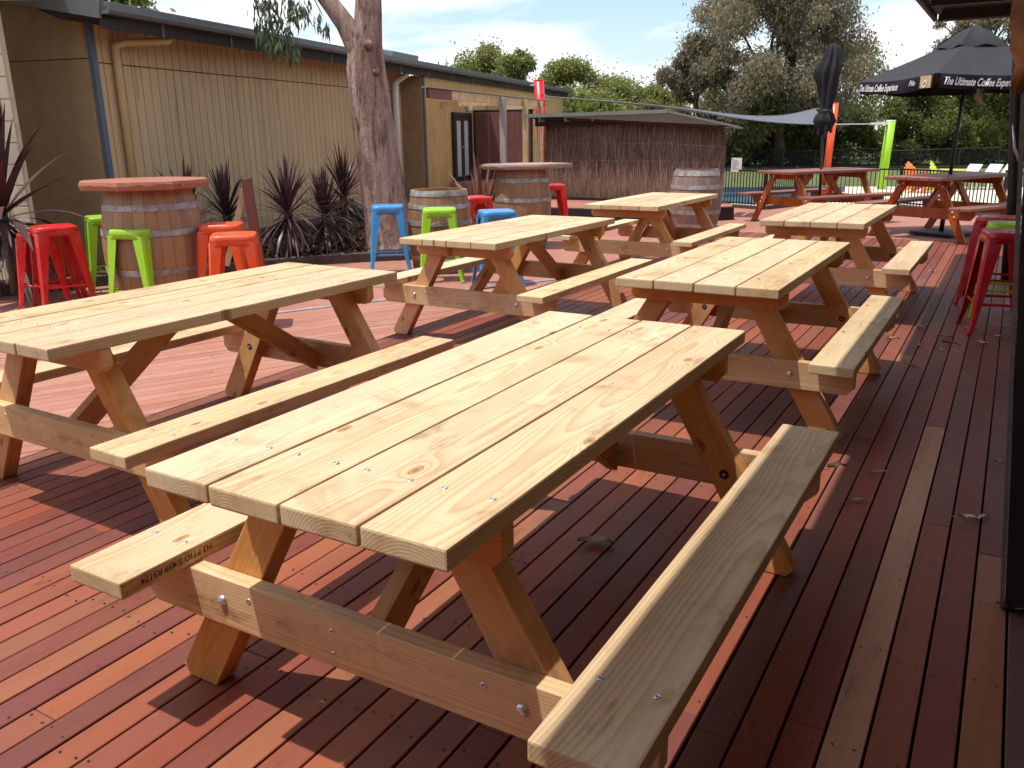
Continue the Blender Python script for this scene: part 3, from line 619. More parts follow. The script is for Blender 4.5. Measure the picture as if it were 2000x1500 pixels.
# ================================================================== BRUSH SHED
SA, SB, SC_ = Vector((0.02, 16.7, 0)), Vector((2.03, 15.55, 0)), Vector((2.98, 14.87, 0))
shed = thing('brush_shed', 'brushwood clad shed with a flat sheet roof behind the barrels', 'shed', (0, 0, 0))
SC2 = SB + Vector((1.35, 0.62, 0))          # right-hand side runs away to the right
SC2 = Vector((3.10, 15.20, 0))
def brushwall(P, Q, z0, z1a, z1b, name, seed):
    d = (Q-P); L = d.length; d.normalize(); nn = Vector((d.y, -d.x, 0)); rr = random.Random(seed)
    if nn.y > 0: nn = -nn
    core = MB().add([P+Vector((0,0,z0)), Q+Vector((0,0,z0)), Q+Vector((0,0,z1b)), P+Vector((0,0,z1a)), P-nn*.05+Vector((0,0,z0)), Q-nn*.05+Vector((0,0,z0)), Q-nn*.05+Vector((0,0,z1b)), P-nn*.05+Vector((0,0,z1a))], [(0,1,2,3),(7,6,5,4),(0,4,5,1),(3,2,6,7),(0,3,7,4),(1,5,6,2)])
    wl = link(name, core.mesh('bcore'), 'brush_back', shed)
    for mat_, lo, hi, cnt in (('brush', 0.36, 1.0, 3400), ('brush_sunlit', 0.08, 0.44, 3000)):  # lower twigs painted paler as the sunlit band below the roof's shade
        tw = MB()
        for i in range(cnt):
            t = rr.random(); H = z1a+(z1b-z1a)*t - z0
            zz0 = z0 + H*max(0, min(0.97, rr.uniform(lo-0.1, hi-0.14))); ln = rr.uniform(0.12, 0.42); zz1 = min(zz0+ln, z0+H)
            p = P+d*(L*t); o_ = nn*rr.uniform(0.004, 0.03); wv = rr.uniform(0.004, 0.009); lean = d*rr.uniform(-.035, .035)
            a = p+o_+Vector((0,0,zz0)); b_ = p+o_+lean+Vector((0,0,zz1))
            tw.add([a-d*wv, a+nn*wv, a+d*wv, b_-d*wv*.7, b_+nn*wv*.7, b_+d*wv*.7], [(0,1,4,3),(1,2,5,4)])
        link('brushwood', tw.mesh('tw', recalc=False), mat_, wl, kind='stuff')
    for zf in (0.30, 0.52, 0.74):
        wl_ = MB().bar(P+nn*.033+Vector((0,0,z0+(z1a-z0)*zf)), Q+nn*.033+Vector((0,0,z0+(z1b-z0)*zf)), 0.006, 0.006)
        link('binding_wire', wl_.mesh('bw'), 'hoop', wl)
brushwall(SA, SB, PZ, 1.62, 1.60, 'front_wall', 1)
brushwall(SB, SC2, PZ, 1.60, 1.50, 'side_wall', 2)
link('sill', MB().bar(SA+Vector((0.02,-.03,PZ+.02)), SB+Vector((0.02,-.03,PZ+.02)), 0.05, 0.05).mesh('sill'), 'kerb', shed)
ra, rb_, rc_, rd_ = Vector((-0.42, 16.35, 1.72)), Vector((2.08, 15.10, 1.745)), Vector((3.22, 14.70, 1.47)), Vector((1.2, 19.2, 1.55))
rf2 = MB()
t_ = Vector((0, 0, 0.035))
rf2.add([ra, rb_, rc_, rd_, ra+t_, rb_+t_, rc_+t_, rd_+t_], [(3,2,1,0),(4,5,6,7),(0,1,5,4),(1,2,6,5),(2,3,7,6),(3,0,4,7)])
link('roof', rf2.mesh('sroof'), 'tin', shed)
link('roof_edge', MB().bar(ra+Vector((0,-.01,.02)), rb_+Vector((0,-.01,.02)), 0.02, 0.06).mesh('sre'), 'tin', shed)
for i in range(5):
    p = ra.lerp(rb_, 0.12+0.19*i); link('rafter', MB().bar(p+Vector((0.02, 0.10, -0.05)), p+Vector((0.55, 1.1, -0.05)), 0.035, 0.085).mesh('raf'), 'grey_timber' if i < 4 else 'ply', shed)
link('ceiling_lining', MB().add([ra+Vector((0.1,.1,-.012)), rb_+Vector((0,.08,-.012)), rc_+Vector((-.05,.05,-.008)), rd_+Vector((0,0,-.01))], [(0,1,2,3)]).mesh('cl'), 'soffit', shed)
link('fascia', MB().bar(ra+Vector((0.25, 0.22, -0.09)), rb_+Vector((-0.02, 0.34, -0.09)), 0.03, 0.15).mesh('sfs'), 'soffit', shed)
for i in range(5):
    p = rb_.lerp(rc_, 0.1+0.19*i); link('batten', MB().bar(p+Vector((0, 0.03, -0.022)), p+Vector((0.35, 0.9, -0.03)), 0.16, 0.018).mesh('bat'), 'ply', shed)

# ================================================================== PICNIC TABLES
WT, LT, HT = 0.78, 1.866, 0.75
PW, PG = 0.1898, 0.0069
def lens(me): return me
def chamfer_board(half, z0, z1, y0, y1, ch):
    return MB().prism([(-half, z1), (-half, z0+ch), (-half+ch, z0), (half-ch, z0), (half, z0+ch), (half, z1)], y0, y1, 'y')
def rot_y(me_mb): return me_mb
LEGM = MB().prism([(-0.678, 0.028), (-0.655, 0.0), (-0.553, 0.0), (-0.152, 0.6935), (-0.268, 0.6935)], -0.0325, 0.0325, 'y').mesh('leg', bevel=0.004)
def center_long_y(mb, bev):
    return mb.mesh('m', bevel=bev)
# boards are modelled along local Y so that the grain follows them
TOPM = MB().box((0,0,0), (PW, LT, 0.045)).mesh('top_board', bevel=0.0055)
BENCHM = MB().box((0,0,0), (0.1925, LT, 0.045)).mesh('bench_board', bevel=0.0055)
def cross_member(half, z0, z1, thick, ch):   # lies along local Y, rotated to world X by the object
    zc = (z0+z1)/2
    return MB().prism([(-half, z1-zc), (-half, z0+ch-zc), (-half+ch, z0-zc), (half-ch, z0-zc), (half, z0+ch-zc), (half, z1-zc)], -thick/2, thick/2, 'x').mesh('cross', bevel=0.0035)
BEAMM = cross_member(0.716, 0.25, 0.384, 0.045, 0.034)
BEARM = cross_member(0.387, 0.618, 0.7045, 0.045, 0.024)
# leg along local Y (its own length), placed with a rotation
def legmesh():
    # outline in the table's xz plane, then mapped so that the leg axis becomes local Y
    pts = [(-0.678, 0.028), (-0.655, 0.0), (-0.553, 0.0), (-0.152, 0.6935), (-0.268, 0.6935)]
    c = Vector((-0.415, 0.347)); ax = Vector((0.40, 0.6935)).normalized(); px = Vector((ax.y, -ax.x))
    q = [((Vector(p)-c).dot(px), (Vector(p)-c).dot(ax)) for p in pts]
    return MB().prism(q, -0.0325, 0.0325, 'z').mesh('leg', bevel=0.004), c, ax, px
LEGM, LC, LA, LP = legmesh()
BRL = math.hypot(0.58, 0.40)
BRM = MB().prism([(-0.045, -BRL/2-0.03), (0.045, -BRL/2+0.03), (0.045, BRL/2+0.02), (-0.045, BRL/2-0.03)], -0.0225, 0.0225, 'z').mesh('brace', bevel=0.003)
SCREW = MB().lathe([(0.0, 0.0004), (0.0028, 0.0004)], 8).mesh('screw_slot')
SCREWR = MB().lathe([(0.0028, 0.0006), (0.0034, 0.0012), (0.0074, 0.0012), (0.0078, 0.0)], 10).mesh('screw_head', smooth=True)
BOLT = MB().lathe([(0.0145, 0.0), (0.0135, 0.004), (0.009, 0.008), (0.0, 0.0092)], 14).mesh('bolt', smooth=True)
NUT = MB().lathe([(0.019, 0.0), (0.019, 0.003), (0.010, 0.003), (0.010, 0.009), (0.0, 0.009)], 10).mesh('washer')
HOLE = MB().lathe([(0.017, 0.0006), (0.0, 0.0006)], 12).mesh('bolt_hole')
def picnic_table(label, loc, rz, screws=True):
    t = thing('picnic_table', label, 'picnic table', loc, rz, 'pale pine picnic tables on the deck')
    rj = random.Random(int(loc[1]*100))
    for i in range(4):
        link('top_board', TOPM, 'pine', t, loc=(-WT/2+PW/2+i*(PW+PG), rj.uniform(-.0015, .0015), HT-0.0225+rj.uniform(-.0008, .0008)), rot=(0, 0, rj.choice([0, math.pi])))
    for s in (-1, 1):
        bn = link('bench', BENCHM, 'pine_bench', t, loc=(s*(0.542+0.0963), 0, 0.43-0.0225), rot=(0, 0, 0 if s < 0 else math.pi))
        ys = s*0.7215
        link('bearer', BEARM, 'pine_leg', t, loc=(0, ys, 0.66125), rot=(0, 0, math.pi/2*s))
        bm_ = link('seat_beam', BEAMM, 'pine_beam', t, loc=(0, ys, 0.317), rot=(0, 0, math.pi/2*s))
        for xx in (-0.427, 0.427):
            o = link('bolt', BOLT, 'steel', t, loc=(xx, s*0.7441, 0.322), rot=(-s*math.pi/2*-1 if s < 0 else -math.pi/2, 0, 0))
            o.rotation_euler = (math.pi/2, 0, 0) if s < 0 else (-math.pi/2, 0, 0)
            o = link('bolt', HOLE, 'dark_hole', t, loc=(xx, s*0.6322, 0.322)); o.rotation_euler = (-math.pi/2, 0, 0) if s < 0 else (math.pi/2, 0, 0)
            o = link('bolt', NUT, 'steel', t, loc=(xx, s*0.6335, 0.322)); o.scale = (0.5, 0.5, 0.6); o.rotation_euler = (-math.pi/2, 0, 0) if s < 0 else (math.pi/2, 0, 0)
        for s2 in (-1, 1):
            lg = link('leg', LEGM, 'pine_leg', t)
            # columns: local x -> LP, local y -> LA (in table xz), local z -> table y
            mx_ = Matrix(((LP.x*-s2, LA.x*-s2, 0, LC.x*-s2), (0, 0, 1, s*0.6655), (LP.y, LA.y, 0, LC.y), (0, 0, 0, 1))) if s2 > 0 else Matrix(((LP.x, LA.x, 0, LC.x), (0, 0, 1, s*0.6655), (LP.y, LA.y, 0, LC.y), (0, 0, 0, 1)))
            lg.matrix_local = mx_
            if lg.matrix_local.determinant() < 0:
                pass
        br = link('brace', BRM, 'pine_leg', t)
        a, b_ = Vector((0, s*0.685, 0.292)), Vector((0, s*0.105, 0.692)); ax = (b_-a).normalized(); zx = Vector((1, 0, 0)); xx = ax.cross(zx)
        br.matrix_local = Matrix(((xx.x, ax.x, zx.x, 0), (xx.y, ax.y, zx.y, (a.y+b_.y)/2), (xx.z, ax.z, zx.z, (a.z+b_.z)/2), (0,0,0,1)))
        if screws:
            for i in range(4):
                for dx_ in (-0.056, 0.056):
                    p = (-WT/2+PW/2+i*(PW+PG)+dx_, s*0.717, HT+0.0004)
                    o = link('screw', SCREWR, 'steel', t, loc=p); link('slot', SCREW, 'dark_hole', o)
            for s2 in (-1, 1):
                for dx_ in (-0.057, 0.057):
                    o = link('screw', SCREWR, 'steel', t, loc=(s2*0.638+dx_, s*0.715, 0.4304)); link('slot', SCREW, 'dark_hole', o)
            for xx, zz in ((-0.335, 0.345), (-0.07, 0.345), (-0.07, 0.285), (0.335, 0.345)):
                o = link('screw', SCREWR, 'steel', t, loc=(xx, s*0.7442, zz)); o.rotation_euler = (math.pi/2, 0, 0) if s < 0 else (-math.pi/2, 0, 0); link('slot', SCREW, 'dark_hole', o)
    return t
TB = [(-0.075, 2.289, -0.487), (-1.556, 3.692, -0.508), (1.127, 4.741, -0.488), (-0.210, 6.453, -0.500), (1.166, 9.171, -0.490), (2.477, 7.462, -0.493)]
TL = ['new pale pine picnic table nearest the camera with screw heads in its top',
      'new pale pine picnic table on the left in front of the barrel and red stools',
      'new pale pine picnic table behind the nearest one, its right bench half in shadow',
      'new pale pine picnic table in the middle row beside the blue and green stools',
      'farthest new pale pine picnic table in front of the grey barrel and brush shed',
      'new pale pine picnic table at the right in front of the stained red tables']
tabs = [picnic_table(l, (x, y, 0.002), a) for (x, y, a), l in zip(TB, TL)]
# timber stamp on the bench edge of the nearest table (printed upside down)
def text_mesh(s, size, shear=0.0, extrude=0.0, align='LEFT', offset=0.0):
    cu = bpy.data.curves.new('txt', 'FONT'); cu.body = s; cu.size = size; cu.shear = shear; cu.extrude = extrude; cu.align_x = align; cu.offset = offset
    to = bpy.data.objects.new('txt', cu); COL.objects.link(to)
    dg = bpy.context.evaluated_depsgraph_get(); me = bpy.data.meshes.new_from_object(to.evaluated_get(dg))
    bpy.data.objects.remove(to); return me
stamp = link('stamp', text_mesh('H3 PTIO S 459 R5174', 0.0235, 0.05, offset=0.0003), 'text_ink', tabs[0])
# on the inner (+x) face of the left bench, reading upside down
stamp.matrix_local = Matrix(((0, 0, 1, -0.5416), (-1, 0, 0, -0.665), (0, -1, 0, 0.4160), (0, 0, 0, 1)))

# stained tables: legs on the outside of the beams, five-board tops
def stained_table(label, loc, rz, H=0.82):
    t = thing('picnic_table', label, 'picnic table', loc, rz, 'red stained picnic tables by the fence')
    n_ = 5; pw = 0.152; gp = 0.006; L = 1.9; tp = H-0.02
    me = boxmesh((pw, L, 0.042), 0.005, 1, 'stop')
    for i in range(n_): link('top_board', me, 'stained_top', t, loc=((i-2)*(pw+gp), 0, H-0.021))
    bh = 0.46
    for s in (-1, 1):
        for k_ in (0, 1): link('bench_board', boxmesh((0.135, L, 0.04), 0.005, 1, 'sbn'), 'stained_top', t, loc=(s*(0.60+0.14*k_), 0, bh-0.02))
        y = s*0.66
        link('bearer', MB().prism([(-0.37, H-0.043), (-0.37, H-0.10), (-0.33, H-0.135), (0.33, H-0.135), (0.37, H-0.10), (0.37, H-0.043)], y-0.022, y+0.022, 'y').mesh('sb', bevel=0.004, seg=1), 'stained', t)
        link('seat_beam', MB().prism([(-0.74, bh-0.041), (-0.74, bh-0.10), (-0.68, bh-0.175), (0.68, bh-0.175), (0.74, bh-0.10), (0.74, bh-0.041)], y-0.022, y+0.022, 'y').mesh('sb', bevel=0.004, seg=1), 'stained', t)
        for s2 in (-1, 1):
            pts = [(s2*0.70, 0.0), (s2*0.59, 0.0), (s2*0.17, H-0.044), (s2*0.29, H-0.044)]
            lg = link('leg', MB().prism(pts, y+s*0.023, y+s*0.067, 'y').mesh('sl', bevel=0.005, seg=1), 'stained', t)
            for px_, pz_ in ((s2*0.245, H-0.09), (s2*0.30, H-0.115), (s2*0.47, bh-0.08), (s2*0.50, bh-0.14)):
                o = link('bolt', BOLT, 'dark_hole', lg, loc=(px_, y+s*0.0672, pz_)); o.rotation_euler = (math.pi/2, 0, 0) if s < 0 else (-math.pi/2, 0, 0)
        link('brace', MB().bar((0, s*0.63, 0.30), (0, s*0.15, H-0.06), 0.045, 0.09).mesh('sbr', bevel=0.004, seg=1), 'stained', t)
    return t
ST7 = stained_table('red stained picnic table with a closed black umbrella by the fence', (4.39, 14.11, 0.0), -1.053)
ST8 = stained_table('red stained picnic table under the open black umbrella at the right', (5.55, 12.08, 0.0), -0.929)

# ================================================================== BARRELS
def stave_mesh(h, rh, rb, n, thick=0.028):
    k = 12; mb = MB(); half = math.pi/n*0.972
    for i in range(k+1):
        z = h*i/k; t = 2*i/k-1; r_ = rb-(rb-rh)*t*t
        for a, rr_ in ((-half, r_), (0, r_+0.0012), (half, r_), (half, r_-thick), (-half, r_-thick)):
            mb.v.append((rr_*math.cos(a), rr_*math.sin(a), z))
    for i in range(k):
        for j in range(5): mb.f.append((i*5+j, i*5+(j+1) % 5, (i+1)*5+(j+1) % 5, (i+1)*5+j))
    mb.f += [(0,1,2,3,4), tuple(k*5+j for j in (4,3,2,1,0))]
    # grain along local Y: bake object axes so that Y is the stave axis
    mb.v = [(x, z, -y) for x, y, z in mb.v]
    return mb.mesh('stave')
def barrel(name, label, loc, h, rh, rb, stave, hoops, rz=0, n=26, cat='barrel', group=None, head='stave'):
    t = thing(name, label, cat, loc, rz, group)
    body = t
    me = stave_mesh(h, rh, rb, n)
    for i in range(n):
        o = link('stave', me, stave, t); o.matrix_local = Matrix.Rotation(2*math.pi*i/n, 4, 'Z') @ Matrix.Rotation(math.pi/2, 4, 'X')
    for z, wd in hoops:
        def rad(zz): t_ = 2*zz/h-1; return rb-(rb-rh)*t_*t_
        z0, z1 = z-wd/2, z+wd/2
        hp = link('hoop', MB().lathe([(rad(z0)+0.0005, z0), (rad(z0)+0.0075, z0), (rad(z1)+0.0075, z1), (rad(z1)+0.0005, z1)], 48).mesh('hoop', smooth=False), 'hoop', t)
        for a in (-1.75, -1.63):
            link('rivet', BOLT, 'hoop', hp, loc=((rad(z)+0.007)*math.cos(a), (rad(z)+0.007)*math.sin(a), z)).rotation_euler = (math.pi/2, 0, a+math.pi/2)
            hp.children[-1].scale = (0.55, 0.55, 0.7)
    for i in range(5):
        w_ = 2*rh/5; x0 = -rh+w_*i; 
        q = []
        rI = rh-0.027
        for x_ in (x0+0.002, x0+w_/2, x0+w_-0.002):
            x_ = max(-rI, min(rI, x_)); q.append((x_, math.sqrt(max(0, rI*rI-x_*x_))))
        poly = q+[(x_, -y_) for x_, y_ in reversed(q)]
        poly = [p for k_, p in enumerate(poly) if k_ == 0 or (abs(p[0]-poly[k_-1][0])+abs(p[1]-poly[k_-1][1])) > 1e-4]
        link('head_board', MB().prism(poly, h-0.055, h-0.03, 'z').mesh('hb'), head, t)
    return t
def slab_mesh(pts, thick, seed):
    rr = random.Random(seed); q = []
    n = len(pts)
    for i in range(n):
        a, b_ = Vector(pts[i]), Vector(pts[(i+1) % n])
        for k_ in range(7):
            p = a.lerp(b_, k_/7); q.append((p.x+rr.uniform(-.006, .006), p.y+rr.uniform(-.006, .006)))
    top = q; bot = [(x*(1-rr.uniform(0.0, .05)), y*(1-rr.uniform(0.0, .05))) for x, y in q]; mid = [(x*1.012, y*1.012) for x, y in q]
    m_ = len(q); mb = MB()
    mb.v = [(x, y, thick) for x, y in top]+[(x, y, thick*0.6+rr.uniform(-.01, .01)) for x, y in mid]+[(x, y, 0) for x, y in bot]
    for i in range(m_):
        j = (i+1) % m_; mb.f += [(i, j, m_+j, m_+i), (m_+i, m_+j, 2*m_+j, 2*m_+i)]
    mb.f += [tuple(range(m_)), tuple(range(3*m_-1, 2*m_-1, -1))]
    return mb.mesh('slab', bevel=0.0)
oct_ = lambda r_, a0, sx=1, sy=1: [(r_*sx*math.cos(a0+i*math.pi/4), r_*sy*math.sin(a0+i*math.pi/4)) for i in range(8)]
bt1 = barrel('barrel_table', 'barrel table with a thick red timber slab top between the red and orange stools', (-3.36, 7.22, 0), 1.03, 0.335, 0.415, 'stave_oil', ((0.17, 0.055), (0.36, 0.05), (0.68, 0.05), (0.885, 0.05), (0.03, 0.05)), rz=0.3, cat='barrel table')
sl = link('tabletop', slab_mesh(oct_(0.53, -1.435-math.pi/8), 0.065, 3), 'slab', bt1, loc=(-0.02, 0, 1.031))
crk = MB()
for a_, b_ in (((0.0, 0.0), (0.035, 0.05)), ((0.035, 0.0), (0.0, 0.045)), ((0.05, 0.02), (0.075, 0.03)), ((0.06, 0.03), (0.07, 0.0))): crk.bar((a_[0], 0, a_[1]), (b_[0], 0, b_[1]), 0.004, 0.004, (0, 1, 0))
mk = link('carved_mark', crk.mesh('mark'), 'text_ink', sl); mk.location = (0.255, -0.437, 0.012); mk.rotation_euler = (0, 0, 0.136)
b2 = barrel('wine_barrel', 'open weathered wine barrel with galvanised hoops beside the gum tree', (-1.14, 9.28, 0), 0.865, 0.295, 0.345, 'stave', ((0.835, 0.055), (0.70, 0.045), (0.53, 0.05), (0.335, 0.05), (0.16, 0.045), (0.03, 0.05)), rz=0.0, group='wine barrels')
bt3 = barrel('barrel_table', 'grey barrel table with a wavy edged slab top in front of the brush shed', (-0.285, 11.2, 0), 1.0, 0.30, 0.368, 'stave', ((0.86, 0.05), (0.62, 0.05), (0.38, 0.05), (0.14, 0.05)), rz=0.5, cat='barrel table')
bt3_top = slab_mesh([(0.52, -0.05), (0.62, 0.10), (0.30, 0.42), (-0.15, 0.48), (-0.50, 0.25), (-0.55, -0.10), (-0.25, -0.42), (0.22, -0.40)], 0.058, 9)
link('tabletop', bt3_top, 'slab_grey', bt3, loc=(0.02, 0, 1.001), rot=(0, 0, -0.5))
b4 = barrel('wine_barrel', 'grey weathered barrel standing beside the right end of the brush shed', (2.30, 13.25, 0), 0.885, 0.315, 0.385, 'stave_grey', ((0.83, 0.07), (0.63, 0.06), (0.26, 0.06), (0.06, 0.06)), rz=0.2, group='wine barrels', head='stave_grey')

# ================================================================== STOOLS
def stool_parts(h):
    def ring(s_, z, n=40, e=5.0):
        out_ = []; s_ *= 1.10
        for i in range(n):
            t = 2*math.pi*i/n; c, s__ = math.cos(t), math.sin(t)
            k_ = (abs(c)**e+abs(s__)**e)**(-1/e); out_.append((s_*k_*c, s_*k_*s__, z))
        return out_
    lv = [(0.018, h-0.004), (0.024, h), (0.05, h), (0.112, h), (0.118, h+0.003), (0.140, h+0.003), (0.1475, h-0.001), (0.1505, h-0.008), (0.152, h-0.020), (0.159, h-0.072), (0.156, h-0.072), (0.148, h-0.02), (0.10, h-0.012)]
    mb = MB(); n = 40
    for i, (s_, z) in enumerate(lv):
        e = 2.0 if i < 3 else 7.0
        mb.v += ring(s_, z, n, e)
    for i in range(len(lv)-1):
        for j in range(n): mb.f.append((i*n+j, i*n+(j+1) % n, (i+1)*n+(j+1) % n, (i+1)*n+j))
    seat = mb.mesh('seat', smooth=True)
    hole = MB().add(ring(0.0195, h-0.006, 16, 2.0), [tuple(range(16))]).mesh('hole')
    leg = MB(); K = 7
    for k_ in range(K+1):
        t = k_/K; z = (h-0.045)*(1-t); c = 0.170+(0.220-0.170)*(t**1.05)+0.008*max(0, t-0.85)/0.15; wd = 0.098*(1-t)+0.032*t; r_ = min(0.014, wd*0.35); th = 0.004
        for x, y in ((c-wd, c), (c-r_, c), (c, c-r_), (c, c-wd), (c-th, c-wd), (c-th, c-r_-th), (c-r_-th, c-th), (c-wd, c-th)): leg.v.append((x, y, z))
    for k_ in range(K):
        for j in range(8): leg.f.append((k_*8+j, k_*8+(j+1) % 8, (k_+1)*8+(j+1) % 8, (k_+1)*8+j))
    leg.f += [tuple(range(8)), tuple(range((K+1)*8-1, K*8-1, -1))]
    legm = leg.mesh('leg')
    foot = MB().box((0.213, 0.213, 0.010), (0.034, 0.034, 0.02)).mesh('foot', bevel=0.004, seg=1)
    zr = 0.22; cr = 0.170+(0.220-0.170)*(1-zr/(h-0.045))-0.012
    rung = MB().box((0, cr, zr), (2*cr-0.02, 0.005, 0.020)).mesh('rung', bevel=0.0015, seg=1)
    xb = MB().bar((-0.14, -0.14, h-0.085), (0.14, 0.14, h-0.085), 0.018, 0.004).bar((-0.14, 0.14, h-0.0895), (0.14, -0.14, h-0.0895), 0.018, 0.004).mesh('xb')
    return seat, hole, legm, foot, rung, xb
SP = stool_parts(0.72)
def dupmesh(me): return me.copy()
STM = {}
def stool(label, loc, rz, col, group):
    if col not in STM:
        STM[col] = [mm.copy() for mm in SP]
        for mm in STM[col]: mm.materials.clear()
    seat, hole, legm, foot, rung, xb = STM[col]
    t = thing('bar_stool', label, 'bar stool', loc, rz, group)
    s_ = link('seat', seat, col, t); link('hand_hole', hole, 'dark_hole', s_)
    for i in range(4):
        lg = link('leg', legm, col, t, rot=(0, 0, i*math.pi/2)); link('foot', foot, col, lg)
        link('rung', rung, col, t, rot=(0, 0, i*math.pi/2))
    link('cross_brace', xb, col, t)
    return t
GS = 'metal bar stools around the barrels'
stool('red metal stool nearest the barrel table on the left', (-4.217, 7.19, 0), 0.70, 'red', GS)
stool('red metal stool farthest left, half behind the other red stool', (-4.45, 7.36, 0), 0.30, 'red', GS).scale = (0.96, 0.96, 0.915)
stool('lime green metal stool tucked behind the left side of the barrel table', (-4.23, 8.086, 0), 0.55, 'lime', GS)
stool('lime green metal stool in front of the slab topped barrel table', (-3.365, 6.93, 0), -0.20, 'lime', GS)
stool('orange metal stool behind the other orange stool', (-2.771, 7.235, 0), 0.15, 'orange', GS)
stool('orange metal stool in front, right of the barrel table', (-2.378, 6.434, 0), 0.25, 'orange', GS)
stool('tall blue metal stool beside the gum tree trunk', (-1.66, 9.045, 0), 0.18, 'blue', GS)
stool('lime green metal stool in front of the open wine barrel', (-1.056, 8.593, 0), 0.10, 'lime', GS)
stool('blue metal stool half hidden behind the middle picnic table', (-0.464, 8.291, 0), 0.25, 'blue', GS)
stool('red metal stool between the open barrel and the grey barrel table', (-0.83, 10.216, 0), 0.5, 'red', GS)
stool('red metal stool peeping out right of the grey barrel table', (0.113, 12.578, 0), 0.2, 'red', GS)
stool('dark red metal stool nearest at the right edge of the deck', (3.304, 6.179, 0), -0.28, 'deep_red', 'stools at the right edge')
stool('lime green metal stool between two dark red stools at the right', (3.60, 6.72, 0), -0.40, 'lime', 'stools at the right edge')
stool('dark red metal stool farther back at the right edge of the deck', (3.763, 7.228, 0), -0.586, 'deep_red', 'stools at the right edge')
# ================================================================== UMBRELLAS
# open square market umbrella over the right stained table
UO = Vector((5.542, 12.15, 0))
um = thing('market_umbrella', 'open black market umbrella with white lettering on its valance at the right', 'umbrella', UO, 0)
RU = 1.318; phi = -0.634
cor = []
for i in range(4):
    a = -math.pi/2 + phi + i*math.pi/2
    cor.append(Vector((RU*math.cos(a), RU*math.sin(a), 2.074)))
pk = Vector((0.14, 0, 2.66))
pk = Vector((0.10, 0.0, 2.63))
for i in range(4):
    a, b_ = cor[i], cor[(i+1) % 4]; mb = MB(); N = 8
    grid = []
    for j in range(N+1):
        t = j/N; rowv = []
        for k_ in range(N+1):
            s_ = k_/N; base = a.lerp(b_, s_); p = base.lerp(pk, t)
            sag = 0.05*math.sin(math.pi*s_)*(1-t) ; p.z -= sag*0.7 + 0.02*math.sin(math.pi*t)
            rowv.append(p)
        grid.append(rowv)
    for rowv in grid: mb.v += [tuple(p) for p in rowv]
    for j in range(N):
        for k_ in range(N): mb.f.append((j*(N+1)+k_, j*(N+1)+k_+1, (j+1)*(N+1)+k_+1, (j+1)*(N+1)+k_))
    link('canopy_panel', mb.mesh('canopy', smooth=True), 'canopy', um)
    # valance
    vb = MB(); M_ = 24
    outn = ((a+b_)/2); outn.z = 0; outn.normalize()
    for k_ in range(M_+1):
        s_ = 0.025+0.95*k_/M_; p = a.lerp(b_, s_); sag = 0.05*math.sin(math.pi*s_)*0.7
        wv = 0.012*math.sin(s_*19+i)
        vb.v += [(p.x, p.y, p.z-sag), (p.x+outn.x*(0.012+wv), p.y+outn.y*(0.012+wv), p.z-sag-0.085), (p.x+outn.x*(wv*1.6-0.005), p.y+outn.y*(wv*1.6-0.005), p.z-sag-0.165-0.008*math.sin(s_*13))]
    for k_ in range(M_):
        for j in range(2): vb.f.append((k_*3+j, k_*3+j+1, (k_+1)*3+j+1, (k_+1)*3+j))
    va_ = link('valance', vb.mesh('val', smooth=True), 'valance', um)
    # printed words run along each valance
    if i in (0, 3):
        d = (b_-a); L = d.length; d.normalize(); nrm = d.cross(Vector((0,0,1)))
        if nrm.dot(outn) < 0: nrm = -nrm
        me = text_mesh('The Ultimate Coffee Experience', 0.125, 0.45, 0.0, offset=0.003)
        xs = [v_.co.x for v_ in me.vertices]; wd = max(xs)-min(xs); target = L*(0.56 if i == 0 else 0.54); s0 = 0.05 if i == 0 else 0.035
        kx = target/wd
        for v_ in me.vertices:
            sl_ = s0+ (v_.co.x-min(xs))*kx/L; zz = v_.co.y
            p = a.lerp(b_, sl_); sag = 0.05*math.sin(math.pi*sl_)*0.7; wv = 0.012*math.sin((sl_)*19+i)
            q = p + nrm*(0.017+max(wv, -0.004)); q.z = p.z-sag-0.125+zz
            v_.co = q
        link('lettering', me, 'white', va_)
        if i == 3:
            lg = text_mesh('Pilo', 0.09, 0.35, offset=0.001); lo = text_mesh('O', 0.12, 0.35, offset=0.002)
            for me_, s1, dz in ((lg, 0.715, -0.095), (lo, 0.865, -0.125)):
                for v_ in me_.vertices:
                    sl_ = s1+v_.co.x/L; p = a.lerp(b_, sl_); q = p+nrm*0.034; q.z = p.z-0.03+dz+v_.co.y; v_.co = q
            link('logo_script', lg, 'white', va_); link('logo_letter', lo, 'white', va_)
            tgm = MB(); P1 = a.lerp(b_, 0.845)+nrm*0.030; P2 = a.lerp(b_, 0.965)+nrm*0.022
            tgm.add([P1+Vector((0,0,-.165)), P2+Vector((0,0,-.165)), P2+Vector((0,0,-.02)), P1+Vector((0,0,-.02))], [(0,1,2,3)])
            link('logo_patch', tgm.mesh('lp'), 'beige', va_)
